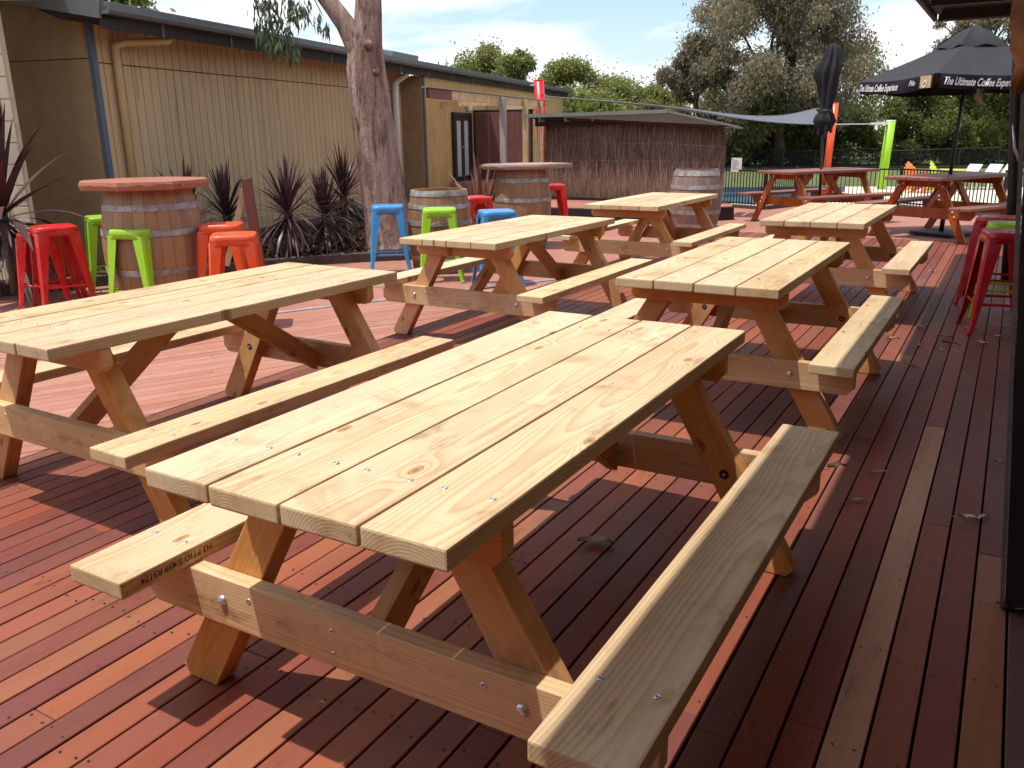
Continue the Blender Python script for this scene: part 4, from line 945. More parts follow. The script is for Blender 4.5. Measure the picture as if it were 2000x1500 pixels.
# vent cap
vc = MB(); cr2 = [Vector((c.x*0.30+pk.x*0.7, c.y*0.30, 2.49)) for c in cor]; tp = Vector((pk.x, 0, 2.72))
for i in range(4):
    a, b_ = cr2[i], cr2[(i+1) % 4]; k_ = len(vc.v); N = 6
    for j in range(N+1):
        s_ = j/N; p = a.lerp(b_, s_); p.z -= 0.02*math.sin(s_*9+i); e = p+Vector((p.x-pk.x, p.y, 0)).normalized()*0.03-Vector((0, 0, 0.05)); q = p.lerp(tp, 0.55); q.z += 0.03
        vc.v += [tuple(e), tuple(p), tuple(q), tuple(tp)]
    for j in range(N):
        for l_ in range(3): vc.f.append((k_+j*4+l_, k_+(j+1)*4+l_, k_+(j+1)*4+l_+1, k_+j*4+l_+1))
link('vent_cap', vc.mesh('vent', smooth=True), 'canopy', um)
link('pole', MB().tube([(0.0, 0, 0.05), (0.08, 0, 2.66)], 0.024, 12).mesh('pole', smooth=True), 'black_paint', um)
for i in range(4):
    link('rib', MB().bar(cor[i]+Vector((0, 0, -0.03)), pk+Vector((0, 0, -0.06)), 0.02, 0.025).mesh('rib'), 'black_paint', um)
    link('strut', MB().bar((0.06, 0, 1.98), cor[i].lerp(pk, 0.45)+Vector((0, 0, -0.05)), 0.016, 0.02).mesh('strut'), 'black_paint', um)
link('base_plate', MB().box((0.02, -0.02, 0.03), (0.62, 0.62, 0.04), Euler((0, 0, 0.6)).to_matrix()).mesh('ubase', bevel=0.008), 'rubber', um)
link('base_socket', MB().tube([(0, 0, 0.05), (0.01, 0, 0.35)], 0.032, 12).mesh('usock', smooth=True), 'black_paint', um)
# closed umbrella
uc = thing('closed_umbrella', 'closed black umbrella wrapped and tied round its pole at the left stained table', 'umbrella', (4.43, 14.15, 0), 0)
link('pole', MB().tube([(0.03, 0, 0.02), (-0.02, 0, 1.55)], 0.022, 12).mesh('cpole', smooth=True), 'black_paint', uc)
link('base_plate', MB().box((0.03, 0, 0.03), (0.55, 0.55, 0.04)).mesh('cbase', bevel=0.008), 'rubber', uc)
mb = MB(); rr = random.Random(4); N = 40; prof = [(1.36, 0.02), (1.40, 0.07), (1.46, 0.125), (1.55, 0.155), (1.63, 0.14), (1.70, 0.10), (1.80, 0.105), (1.95, 0.125), (2.10, 0.14), (2.25, 0.15), (2.36, 0.155), (2.44, 0.13), (2.54, 0.115), (2.62, 0.09), (2.68, 0.05), (2.70, 0.015)]
for i, (z, r_) in enumerate(prof):
    for j in range(N):
        a = 2*math.pi*j/N; fold = 0.55+0.52*abs(math.sin(a*3.5+0.9*math.sin(z*4)))+rr.uniform(-.10, .10)
        lob = 0.75*max(0, math.cos(a-2.9))**3*max(0, 1-abs(z-2.28)/0.22) + 0.8*max(0, math.cos(a-0.3))**2*max(0, (z-2.35)/0.3) + 0.25*max(0, math.cos(a-3.4))*max(0, 1-abs(z-1.58)/0.12)
        mb.v.append((r_*(fold+lob)*math.cos(a)-0.01+(z-1.4)*0.015, r_*(fold+lob)*math.sin(a), z+rr.uniform(-.012, .012)))
for i in range(len(prof)-1):
    for j in range(N): mb.f.append((i*N+j, i*N+(j+1) % N, (i+1)*N+(j+1) % N, (i+1)*N+j))
mb.f += [tuple(range(N)), tuple(range(len(prof)*N-1, (len(prof)-1)*N-1, -1))]
cc = link('folded_canopy', mb.mesh('folded', smooth=True), 'fabric_black', uc)
link('tie', MB().lathe([(0.105, 1.69), (0.112, 1.70), (0.112, 1.725), (0.105, 1.735)], 20).mesh('tie', smooth=True), 'rubber', uc)
for sx_, sy_, L_ in ((-0.10, -0.05, 0.15), (-0.02, -0.12, 0.2), (0.06, -0.10, 0.12), (-0.13, 0.02, 0.10)):
    link('strap_end', MB().bar((sx_, sy_, 1.50), (sx_*1.1, sy_*1.1, 1.50-L_), 0.045, 0.012, (0, 1, 0)).mesh('strap', bevel=0.003, seg=1), 'fabric_black', uc)

# ================================================================== POSTS, SAIL
def round_post(label, a, b_, r_, mat, name='sail_post'):
    t = thing(name, label, 'post', a)
    a, b_ = Vector(a), Vector(b_)
    link('shaft', MB().tube([(0,0,0), tuple(b_-a)], r_, 20).mesh('shaft', smooth=True), mat, t)
    link('cap', MB().tube([tuple(b_-a), tuple(b_-a+(b_-a).normalized()*0.02)], [r_*1.03, r_*0.98], 20).mesh('cap'), 'white' if mat == 'lime' else mat, t)
    d_ = (b_-a).normalized(); e = MB().lathe([(0.045, -0.012), (0.06, 0), (0.045, 0.012), (0.03, 0)], 10, tuple(b_-a-d_*0.1+Vector((-r_-0.03, 0, 0))))
    link('eye_bolt', e.mesh('eye'), 'steel', t)
    return t
round_post('lime green leaning sail post on the lawn behind the stained tables', (8.53, 22.3, -0.02), (8.60, 22.3, 1.62), 0.112, 'lime')
round_post('orange sail post behind the closed umbrella', (7.66, 24.0, -0.02), (7.74, 24.0, 2.10), 0.095, 'orange')
round_post('red leaning sail post standing behind the grey barrel table', (0.02, 20.3, PZ-0.02), (-0.13, 20.3, 2.58), 0.115, 'red')
# shade sail with two tensioned corners
sA, sB, sC = Vector((-0.10, 20.25, 2.36)), Vector((7.66, 24.0, 1.98)), Vector((8.52, 22.25, 1.56))
sail = thing('shade_sail', 'blue grey shade sail stretched low between the coloured posts', 'shade sail', (0, 0, 0))
NE = [(0.053, 20.1, 2.223), (1.549, 19.8, 2.082), (3.006, 19.7, 1.919), (4.428, 20.0, 1.69), (5.675, 20.8, 1.584), (6.812, 21.6, 1.554)]
FE = [(0.053, 20.1, 2.227), (1.564, 20.0, 2.1), (3.111, 20.4, 1.959), (4.689, 21.2, 1.787), (5.863, 22.0, 1.787), (6.89, 22.9, 1.953)]
N = 15; mb = MB()
def poly_at(P, t):
    x = t*(len(P)-1); i = min(int(x), len(P)-2); f = x-i
    p0, p1, p2, p3 = (Vector(P[max(0, min(len(P)-1, k))]) for k in (i-1, i, i+1, i+2))
    return 0.5*((2*p1)+(p2-p0)*f+(2*p0-5*p1+4*p2-p3)*f*f+(3*p1-p0-3*p2+p3)*f*f*f)
for i in range(N+1):
    a_, b_ = poly_at(NE, i/N), poly_at(FE, i/N)
    for j in range(N+1):
        v_ = j/N; p = b_.lerp(a_, v_); p.z -= 0.05*math.sin(math.pi*v_)*math.sin(math.pi*i/N)
        mb.v.append(tuple(p))
for i in range(N):
    for j in range(N): mb.f.append((i*(N+1)+j, i*(N+1)+j+1, (i+1)*(N+1)+j+1, (i+1)*(N+1)+j))
cA, cB, cC = Vector(NE[0]), Vector(FE[-1]), Vector(NE[-1])
sm = mb.mesh('sail', smooth=True); cloth = link('cloth', sm, 'sail', sail)
pts = [Vector(mb.v[i*(N+1)+N]) for i in range(N+1)]
link('hem', MB().tube([p+Vector((0, -0.02, 0)) for p in pts], 0.012, 6).mesh('hem', smooth=True), 'hem', sail)
pts = [Vector(mb.v[i*(N+1)]) for i in range(N+1)]
link('hem', MB().tube(pts, 0.010, 6).mesh('hem2', smooth=True), 'hem', sail)
link('cable', MB().tube([sA, cA], 0.014, 6).mesh('cab'), 'hem', sail)
link('cable', MB().tube([cB, sB], 0.012, 6).mesh('cab2'), 'steel', sail)
link('cable', MB().tube([cC, sC.lerp(cC, 0.15)], 0.014, 6).mesh('cab3'), 'steel', sail)
link('turnbuckle', MB().tube([sC.lerp(cC, 0.30), sC.lerp(cC, 0.02)], 0.028, 8).mesh('tb'), 'steel', sail)
link('turnbuckle', MB().tube([sA.lerp(cA, 0.03), sA.lerp(cA, 0.16)], 0.020, 8).mesh('tb2'), 'steel', sail)

# brown post with a diagonal prop, beside the orange stools
bp = thing('timber_post', 'brown square timber post with a diagonal prop beside the orange stools', 'post', (-3.08, 8.95, 0), 0.2)
link('shaft', MB().bar((0.03, 0, 0.0), (-0.03, 0, 1.02), 0.10, 0.10, (0, 1, 0)).mesh('bpost', bevel=0.006), 'post_red', bp)
link('prop', MB().bar((-0.34, 0.12, 0.10), (-0.07, 0.06, 0.90), 0.06, 0.03, (0, 1, 0)).mesh('bprop', bevel=0.004), 'raw_pine', bp)

# ================================================================== POOL FENCE
fp = [Vector((3.42, 17.33, 0)), Vector((4.13, 16.42, 0)), Vector((4.93, 17.2, 0)), Vector((6.70, 16.6, 0)), Vector((7.58, 14.55, 0)), Vector((9.2, 14.9, 0))]
FH = 0.70
fence = thing('pool_fence', 'black picket pool fence on a dark kerb behind the stained tables', 'fence', (0, 0, 0))
pick = MB().box((0, 0, FH/2+0.03), (0.014, 0.014, FH-0.02)).mesh('picket')
npk = 0
for a, b_ in zip(fp, fp[1:]):
    d = b_-a; L = d.length
    link('rail', MB().bar(a+Vector((0,0,FH)), b_+Vector((0,0,FH)), 0.032, 0.028).mesh('rail'), 'black_paint', fence)
    link('rail', MB().bar(a+Vector((0,0,0.09)), b_+Vector((0,0,0.09)), 0.032, 0.028).mesh('rail'), 'black_paint', fence)
    link('kerb', MB().bar(a+Vector((0,0,0.02)), b_+Vector((0,0,0.02)), 0.12, 0.07).mesh('fk'), 'kerb', fence)
    link('post', MB().box((a.x, a.y, (FH+0.06)/2), (0.05, 0.05, FH+0.06)).mesh('fpost', bevel=0.004, seg=1), 'black_paint', fence)
    n = int(L/0.072)
    for i in range(1, n):
        p = a.lerp(b_, i/n); link('picket', pick, 'black_paint', fence, loc=p, rot=(0, 0, math.atan2(d.y, d.x)))
sg = thing('notice_board', 'small white notice sheet fixed on top of the black pool fence', 'sign', (3.69, 16.93, 0.685), R(-25))
link('board', MB().box((0, 0, 0.12), (0.20, 0.008, 0.26)).mesh('nb'), 'white', sg)
lines = MB(); rr = random.Random(3)
for i in range(9):
    z = 0.205-0.021*i; wdt = rr.uniform(0.08, 0.16); lines.box((-0.08+wdt/2, -0.0052, z), (wdt, 0.002, 0.005))
link('print', lines.mesh('nl'), 'ink', sg)
link('emblem', MB().box((-0.075, -0.0052, 0.225), (0.025, 0.002, 0.02)).mesh('ne'), 'green_ink', sg)

# far mesh fence beyond the lawn
mf = thing('mesh_fence', 'dark mesh fence along the far edge of the lawn in front of the trees', 'fence', (0, 0, 0))
mfp = [Vector((4.0, 37.0, 0)), Vector((9.5, 35.2, 0)), Vector((13.0, 34.2, 0)), Vector((17.0, 33.4, 0)), Vector((26.0, 32.0, 0))]
for a, b_ in zip(mfp, mfp[1:]):
    link('mesh_panel', MB().add([a+Vector((0,0,-.1)), b_+Vector((0,0,-.1)), b_+Vector((0,0,0.72)), a+Vector((0,0,0.62))], [(0,1,2,3)]).mesh('mp'), 'mesh_dark', mf)
    link('top_rail', MB().tube([a+Vector((0,0,0.62)), b_+Vector((0,0,0.72))], 0.022, 6).mesh('tr'), 'black_paint', mf)
    for i in range(3):
        p = a.lerp(b_, i/3); link('post', MB().tube([p+Vector((0,0,-.1)), p+Vector((0,0,0.72))], 0.03, 6).mesh('mpst'), 'black_paint', mf)
    link('kerb', MB().bar(a+Vector((0,-0.1,-0.02)), b_+Vector((0,-0.1,-0.02)), 0.2, 0.14).mesh('mk'), 'black_paint', mf)

# ================================================================== LAWN FURNITURE
def adirondack(label, loc, rz, mat):
    t = thing('garden_chair', label, 'chair', loc, rz, 'plastic garden chairs on the lawn')
    for i in range(5):
        x = (i-2)*0.088; top = 0.78-0.05*abs(i-2)**1.4
        link('back_slat', MB().prism([(-0.04, 0), (0.04, 0), (0.046, top-0.34), (0.03, top-0.30), (-0.03, top-0.30), (-0.046, top-0.34)], -0.008, 0.008, 'y').mesh('bs', bevel=0.002, seg=1), mat, t, loc=(x, 0.18, 0.26), rot=(R(-22), 0, 0))
    for i in range(5): link('seat_slat', boxmesh((0.46, 0.075, 0.018), 0.003, 1, mat), mat, t, loc=(0, -0.24+0.088*i, 0.33-0.03*i))
    for s in (-1, 1):
        link('arm', boxmesh((0.11, 0.58, 0.022), 0.004, 1, mat), mat, t, loc=(s*0.29, -0.08, 0.50))
        link('front_leg', boxmesh((0.045, 0.09, 0.49), 0.004, 1, mat), mat, t, loc=(s*0.255, -0.29, 0.245))
        link('rear_leg', MB().bar((s*0.245, -0.28, 0.30), (s*0.245, 0.36, 0.01), 0.03, 0.09).mesh('rl'), mat, t)
    link('back_rail', boxmesh((0.5, 0.03, 0.05), 0.003, 1, mat), mat, t, loc=(0, 0.27, 0.48))
    return t
adirondack('orange slatted garden chair beyond the pool fence', (8.93, 21.0, -0.03), R(35), 'adi_orange')
adirondack('lime yellow slatted garden chair beyond the pool fence', (9.62, 21.25, -0.03), R(50), 'adi_lime')
def lounger(label, loc, rz):
    t = thing('sun_lounger', label, 'sun lounger', loc, rz, 'white sun loungers by the pool')
    link('bed', MB().box((0, -0.35, 0.28), (0.56, 1.1, 0.04)).mesh('lb', bevel=0.01), 'white', t)
    link('backrest', MB().box((0, 0.42, 0.50), (0.56, 0.62, 0.035), Euler((R(46), 0, 0)).to_matrix()).mesh('lbk', bevel=0.01), 'white', t)
    for x in (-0.25, 0.25):
        for y in (-0.85, 0.12): link('leg', MB().box((x, y, 0.135), (0.045, 0.045, 0.27)).mesh('ll'), 'white', t)
    return t
for (x, y), lb in (((10.447, 22.13), 'white sun lounger nearest the lime chair'), ((10.885, 22.0), 'white sun lounger between the two other loungers'), ((11.25, 21.9), 'white sun lounger farthest right beyond the pool fence')):
    lounger(lb, (x, y, -0.03), R(-62)).scale = (0.62, 0.72, 0.80)
lowt = tag(link('teal_crate', MB().box((0,0,0.04),(0.34,0.3,0.07)).box((-0.02,0,0.11),(0.30,0.27,0.06)).box((-0.04,0,0.17),(0.25,0.24,0.05)).mesh('tc', bevel=0.006, seg=1), 'crate', loc=(0.10, 13.3, 0)), 'small stack of teal plastic trays beside the grey barrel table', 'trays')

# ================================================================== TREES
def leaf_cloud(centres, radii, count, L, W_, droop, seed, flat=0.75, inner=0.35):
    """many small leaf faces spread through a set of ellipsoidal clumps"""
    rg = np.random.default_rng(seed); centres = np.array(centres, float); radii = np.array(radii, float)
    if radii.ndim == 1: radii = np.stack([radii, radii, radii*flat], 1)
    vol = radii.prod(1)**(2/3); pr = vol/vol.sum()
    idx = rg.choice(len(centres), count, p=pr)
    d = rg.normal(size=(count, 3)); d /= np.linalg.norm(d, axis=1, keepdims=True)
    rad = (inner+(1-inner)*rg.random(count)**0.55)[:, None]
    P = centres[idx] + d*rad*radii[idx]
    soft = rg.random(count) < 0.30; P[soft] = (centres[idx] + rg.normal(size=(count, 3))*0.58*radii[idx])[soft]
    ax = rg.normal(size=(count, 3)); ax[:, 2] -= droop*1.4; ax /= np.linalg.norm(ax, axis=1, keepdims=True)
    sd = np.cross(ax, rg.normal(size=(count, 3))); sd /= np.linalg.norm(sd, axis=1, keepdims=True)
    l = L*(0.6+0.8*rg.random(count))[:, None]; w_ = W_*(0.6+0.8*rg.random(count))[:, None]
    V = np.stack([P, P+ax*l*0.45+sd*w_, P+ax*l, P+ax*l*0.45-sd*w_], 1).reshape(-1, 3)
    me = bpy.data.meshes.new('leaves'); nF = count
    me.vertices.add(len(V)); me.vertices.foreach_set('co', V.astype(np.float32).ravel())
    me.loops.add(nF*4); me.loops.foreach_set('vertex_index', np.arange(nF*4, dtype=np.int32))
    me.polygons.add(nF); me.polygons.foreach_set('loop_start', np.arange(0, nF*4, 4, dtype=np.int32)); me.polygons.foreach_set('loop_total', np.full(nF, 4, dtype=np.int32))
    me.update(calc_edges=True); return me
def limb(mb, a, b_, r0, r1, rr, wob=0.08, n=6, sides=8):
    a, b_ = Vector(a), Vector(b_); pts = []; L = (b_-a).length
    for i in range(n+1):
        t = i/n; p = a.lerp(b_, t)
        if 0 < i < n: p += Vector((rr.uniform(-1,1), rr.uniform(-1,1), rr.uniform(-.4,.4)))*wob*L
        pts.append(p)
    mb.tube(pts, [r0+(r1-r0)*i/n for i in range(n+1)], sides)
def tree(name, label, loc, h, spread, mat, bark, seed, count, L, W_, droop=0.5, trunk_h=0.35, r0=0.16, clumps=22, flat=0.8, group='trees beyond the lawn', low=0.35, multi=1, lean=0.0, cat='tree'):
    rr = random.Random(seed); t = thing(name, label, cat, loc, 0, group)
    cs, rs = [], []
    for i in range(int(clumps*1.8)):
        a = rr.uniform(0, 2*math.pi); zf = low+(1-low)*rr.random()**0.8
        prof = math.sin(min(1, max(0.05, (zf-low*0.7)/(1-low*0.7)))*math.pi*0.86+0.25)
        rd = spread*prof*math.sqrt(rr.random())*0.85
        cs.append((rd*math.cos(a)+lean*zf*h, rd*math.sin(a), zf*h*0.95)); rs.append(spread*rr.uniform(0.09, 0.22))
    link('crown', leaf_cloud(cs, rs, count, L, W_, droop, seed, flat), mat, t)
    mb = MB()
    for m_ in range(multi):
        bx_, by_ = (rr.uniform(-.3, .3), rr.uniform(-.2, .2)) if multi > 1 else (0, 0)
        tx, ty = rr.uniform(-.2, .2)*spread+lean*h*0.5, rr.uniform(-.2, .2)*spread
        limb(mb, (bx_, by_, -0.1), (tx, ty, h*0.62), r0/math.sqrt(multi), r0*0.35, rr, 0.03, 8, 10)
        for i in sorted(range(len(cs)), key=lambda k_: rr.random())[:10]:
            z0 = rr.uniform(trunk_h, 0.58)*h; f_ = z0/(h*0.62)
            limb(mb, (bx_+(tx-bx_)*f_, by_+(ty-by_)*f_, z0), cs[i], r0*0.32, r0*0.06, rr, 0.06, 5, 6)
    link('trunk', mb.mesh('trunk', smooth=True), bark, t)
    return t
# big grey gum in the middle of the view
tree('gum_tree', 'large grey green gum tree with dark forked trunk behind the shade sail', (9.3, 36.0, 0), 9.2, 4.2, 'fol_grey', 'bark_dark', 21, 82000, 0.17, 0.028, 0.9, 0.18, 0.30, 88, 0.9, low=0.14)
tree('gum_tree', 'grey foliaged gum tree on the left flank of the large gum', (6.6, 37.5, 0), 5.4, 2.2, 'fol_grey', 'bark_dark', 22, 30000, 0.15, 0.027, 0.9, 0.2, 0.18, 26, 0.9, low=0.2)
tree('gum_tree', 'slender gum tree with reddish trunk behind the open umbrella', (17.6, 37.0, 0), 7.6, 2.6, 'fol_grey', 'bark_red', 23, 30000, 0.15, 0.028, 0.9, 0.4, 0.24, 24, 0.9, low=0.5)
TR = [('olive_tree', 'olive bushy tree rising behind the house roof beside the vent pipe', (-2.4, 38, 0), 5.0, 2.9, 'fol_olive', 31),
      ('olive_tree', 'olive bushy tree behind the red leaning post', (1.0, 39, 0), 4.4, 2.7, 'fol_olive', 32),
      ('olive_tree', 'darker bushy tree between two olive ones above the house roof', (-1.2, 37, 0), 4.9, 1.7, 'fol_olive', 33),
      ('green_shrub', 'low bright green shrub right of the red leaning post', (1.7, 27, 0), 2.3, 1.9, 'fol_green', 34),
      ('olive_tree', 'olive tree above the middle of the brush shed roof', (3.6, 42, 0), 3.7, 2.6, 'fol_olive', 35),
      ('olive_tree', 'green tree above the right end of the brush shed roof', (5.4, 41, 0), 3.4, 2.4, 'fol_olive', 36),
      ('bushy_tree', 'dark bush behind the notice on the pool fence', (8.3, 36.5, 0), 2.9, 2.4, 'fol_dark', 37),
      ('bushy_tree', 'dark bush below the large gum tree', (11.5, 38.5, 0), 3.0, 2.8, 'fol_dark', 38),
      ('bushy_tree', 'dark green bush right of the orange post', (14.8, 36.5, 0), 3.4, 2.3, 'fol_dark', 39),
      ('bushy_tree', 'mid green bushy tree behind the lime post', (17.3, 37.0, 0), 3.9, 2.2, 'fol_green', 40),
      ('bushy_tree', 'green bushy tree under the left edge of the open umbrella', (19.3, 38.2, 0), 4.2, 2.2, 'fol_green', 41),
      ('bushy_tree', 'dark bushy tree behind the umbrella pole', (22.0, 36.0, 0), 3.2, 2.4, 'fol_dark', 42),
      ('bushy_tree', 'dark bushy tree beyond the white loungers at the right', (25.4, 36.5, 0), 4.0, 2.6, 'fol_dark', 43),
      ('bushy_tree', 'olive bush seen low between the umbrella pole and the reddish trunk', (20.4, 35.2, 0), 2.4, 1.6, 'fol_olive', 44),
      ('olive_tree', 'tall thin crowned tree behind the left part of the house roof', (-9.5, 19.5, 0), 5.2, 2.0, 'fol_olive', 45),
      ('olive_tree', 'olive tree left of the others behind the house roof', (-5.0, 40, 0), 4.2, 2.6, 'fol_olive', 46),
      ('bushy_tree', 'broad green tree mass at the back between gum and shed', (4.0, 47, 0), 4.0, 3.6, 'fol_olive', 47),
      ('bushy_tree', 'broad dark tree mass behind the right hand bushes', (20.5, 43, 0), 5.2, 4.2, 'fol_dark', 48),
      ('bushy_tree', 'broad dark tree mass behind the large gum', (14.0, 43, 0), 5.4, 4.2, 'fol_dark', 49)]
for nm, lb, loc, h, sp, mt_, sd in TR:
    shrub = nm in ('green_shrub', 'bushy_tree')
    tree(nm, lb, loc, h, sp, mt_, 'bark_dark', sd, 22000 if sp > 2 else 14000, 0.14, 0.034, 0.15, 0.12 if shrub else 0.25, 0.10, 26, 0.85, low=0.06 if shrub else 0.16, multi=2 if shrub else 1)

rw = random.Random(77); wc, wr = [], []
for i in range(120):
    x = rw.uniform(-14, 36); wc.append((x, 52+rw.uniform(-3, 3)-0.12*abs(x-8), rw.uniform(0.3, 3.3)+0.5*math.sin(x*0.7))); wr.append(rw.uniform(0.9, 1.7))
tag(link('woodland', leaf_cloud(wc, wr, 52000, 0.24, 0.06, 0.2, 78, 0.9), 'fol_olive'), 'far woodland closing the view behind the trees', 'woodland', kind='stuff')

wc, wr = [], []
for i in range(110):
    x = rw.uniform(3.0, 30); wc.append((x, 38.6-0.16*(x-4)+rw.uniform(0.2, 1.6), rw.uniform(0.1, 1.15))); wr.append(rw.uniform(0.35, 0.7))
tag(link('undergrowth', leaf_cloud(wc, wr, 26000, 0.14, 0.04, 0.1, 79, 0.9), 'fol_dark'), 'low undergrowth behind the dark mesh fence', 'undergrowth', kind='stuff')

# gum tree in the garden bed
gt = thing('gum_tree', 'tall gum tree with pale pinkish bark rising from the garden bed beside the house', 'tree', (-1.93, 10.55, 0))
rr = random.Random(2)
def gumtrunk():
    mb = MB(); n = 22
    path = [(0.0, 0.0, 0.00, 0.335), (-0.01, 0, 0.12, 0.30), (-0.03, 0, 0.4, 0.275), (-0.06, 0, 0.8, 0.268), (-0.10, 0, 1.2, 0.258), (-0.14, 0, 1.6, 0.248), (-0.165, 0, 1.95, 0.238), (-0.175, 0, 2.2, 0.225), (-0.165, 0.0, 2.45, 0.195), (-0.12, 0.02, 2.7, 0.158), (-0.09, 0.03, 3.0, 0.145), (-0.02, 0.06, 3.8, 0.13), (0.06, 0.2, 5.0, 0.10), (0.02, 0.4, 6.4, 0.06)]
    for i, (x, y, z, r_) in enumerate(path):
        for j in range(n):
            a = 2*math.pi*j/n
            k_ = 1+0.05*math.sin(a*3+z*1.3)+0.035*math.sin(a*7+z*3.1)+rr.uniform(-.018, .018)
            if z < 0.15: k_ += 0.10*max(0, math.sin(a*5))
            mb.v.append((x+r_*k_*math.cos(a), y+r_*k_*math.sin(a), z))
    for i in range(len(path)-1):
        for j in range(n): mb.f.append((i*n+j, i*n+(j+1) % n, (i+1)*n+(j+1) % n, (i+1)*n+j))
    mb.f.append(tuple(range((len(path)-1)*n, len(path)*n)))
    return mb
link('trunk', gumtrunk().mesh('gtrunk', smooth=True), 'bark', gt)
lm_ = MB().tube([(-0.20, -0.02, 2.18), (-0.27, -0.03, 2.45), (-0.38, -0.05, 2.68), (-0.52, -0.07, 2.88), (-0.68, -0.08, 3.1), (-0.95, -0.05, 3.45), (-1.25, 0.1, 4.1), (-1.5, 0.4, 5.0)], [0.16, 0.135, 0.115, 0.105, 0.095, 0.085, 0.07, 0.04], 14)
link('limb', lm_.mesh('glimb', smooth=True), 'bark', gt)
knob = MB().tube([(-0.10, -0.19, 2.42), (-0.08, -0.24, 2.44), (-0.07, -0.27, 2.45)], [0.055, 0.05, 0.03], 10)
link('branch_stub', knob.mesh('stub', smooth=True), 'bark', gt)
knob = MB().tube([(-0.02, -0.19, 2.14), (0.0, -0.235, 2.15)], [0.05, 0.035], 10)
link('branch_stub', knob.mesh('stub2', smooth=True), 'bark', gt)
tw = MB(); rr = random.Random(8)
for tgt in ((-1.25, -0.3, 2.75), (-1.0, -0.35, 2.85), (-0.8, -0.25, 2.95), (-1.15, 0.1, 2.9), (-0.6, -0.2, 2.75)):
    limb(tw, (-0.95, -0.05, 3.45), tgt, 0.018, 0.005, rr, 0.06, 5, 6)
for tgt in ((-2.2, 0.6, 5.6), (-2.6, 1.5, 5.2), (-1.0, 1.3, 6.6), (-1.8, -0.3, 5.2), (0.0, 1.0, 7.0)):
    limb(tw, (-1.25, 0.1, 4.1) if tgt[0] < -1.5 else (0.05, 0.25, 5.4), tgt, 0.04, 0.01, rr, 0.06, 6, 6)
link('twigs', tw.mesh('twigs', smooth=True), 'bark', gt)
cs = [(-1.25, -0.25, 2.62), (-1.05, -0.30, 2.60), (-0.85, -0.25, 2.78), (-1.30, 0.0, 2.90), (-0.98, -0.1, 2.92), (-1.15, -0.35, 2.45), (-0.95, -0.30, 2.42), (-0.68, -0.2, 2.72), (-0.55, -0.2, 2.62)]
link('hanging_foliage', leaf_cloud(cs, [0.13, 0.13, 0.11, 0.15, 0.13, 0.10, 0.09, 0.06, 0.05], 640, 0.13, 0.012, 2.4, 5, 1.4), 'gum_leaf', gt)
cs = [(-2.2, 0.7, 5.6), (-2.7, 1.5, 5.3), (-1.9, -0.2, 5.3), (-1.2, 1.4, 6.6), (-2.1, 2.0, 6.2), (-0.2, 1.2, 7.1), (-2.9, 0.5, 4.9), (-1.6, 1.0, 6.0)]
link('crown', leaf_cloud(cs, [0.55, 0.5, 0.45, 0.55, 0.55, 0.5, 0.4, 0.5], 5200, 0.15, 0.016, 1.4, 6, 0.9), 'gum_leaf', gt)

# ================================================================== CORDYLINES
def strap(L, w_, bend, twist=0.0, n=7):
    mb = MB()
    x = z = 0.0; ang = math.pi/2
    for i in range(n+1):
        t = i/n; ww = w_*(0.45+0.55*min(1, t*3.5))*(1-t**3.0)+0.0012
        fold = 0.25*ww
        mb.v += [(x, -ww, z+fold), (x, 0, z), (x, ww, z+fold)]
        ang -= bend*(0.35+1.3*t)/n; x += math.cos(ang)*L/n; z += math.sin(ang)*L/n
    for i in range(n):
        for j in range(2): mb.f.append((i*3+j, i*3+j+1, (i+1)*3+j+1, (i+1)*3+j))
    return mb.mesh('strap', smooth=True, recalc=False)
STRAPS = {}
def straps(mat):
    if mat not in STRAPS: STRAPS[mat] = [strap(1.0, 0.030, b_) for b_ in (0.12, 0.45, 0.9, 1.4, 1.9)]
    return STRAPS[mat]
def cordyline(label, loc, z_c, rad, n, seed, mat='cord', dead=0, wscale=1.0, low=1.5, lo_el=0.1):
    rr = random.Random(seed); t = thing('strap_leaf_plant', label, 'plant', loc, 0, 'purple strap leaved plants')
    link('stem', MB().tube([(0, 0, 0.0), (0.01, 0.01, z_c*0.5), (0, 0, z_c+0.03)], [0.045, 0.04, 0.05], 8).mesh('stem', smooth=True), 'cord_dead', t)
    for i in range(n):
        f_ = i/n; tilt = 0.08+low*f_**1.1+rr.uniform(-.1, .1); k_ = min(4, int(max(0, (f_*3.0+rr.uniform(-.6, .6)))))
        o = link('leaf', straps(mat)[k_], mat, t, loc=(rr.uniform(-.015,.015), rr.uniform(-.015,.015), z_c+0.05*(1-f_)-0.06*f_))
        o.rotation_euler = Euler((0, tilt, 0)).to_matrix().to_euler(); o.rotation_euler = (Matrix.Rotation(rr.uniform(0, 6.283), 3, 'Z') @ Matrix.Rotation(tilt, 3, 'Y')).to_euler()
        s_ = rad*rr.uniform(0.75, 1.12); o.scale = (s_, s_*wscale, s_)
    for i in range(int(dead*0.6)):
        tilt = rr.uniform(1.5, 2.35)
        o = link('dead_leaf', straps('cord_dead')[rr.choice([1, 2, 2, 3])], 'cord_dead', t, loc=(0, 0, z_c*rr.uniform(0.5, 0.98)))
        o.rotation_euler = (Matrix.Rotation(rr.uniform(0, 6.283), 3, 'Z') @ Matrix.Rotation(tilt, 3, 'Y')).to_euler()
        s_ = rad*rr.uniform(0.6, 1.0); o.scale = (s_, s_*wscale, s_)
    return t
cordyline('big purple strap leaved plant at the far left edge behind the red stools', (-4.95, 7.65, 0.05), 0.72, 0.92, 62, 51, dead=60, wscale=1.5, low=1.75)
cordyline('purple strap leaved plant mostly hidden behind the slab topped barrel table', (-4.0, 9.45, 0.05), 0.45, 0.68, 44, 52, dead=10, wscale=1.1)
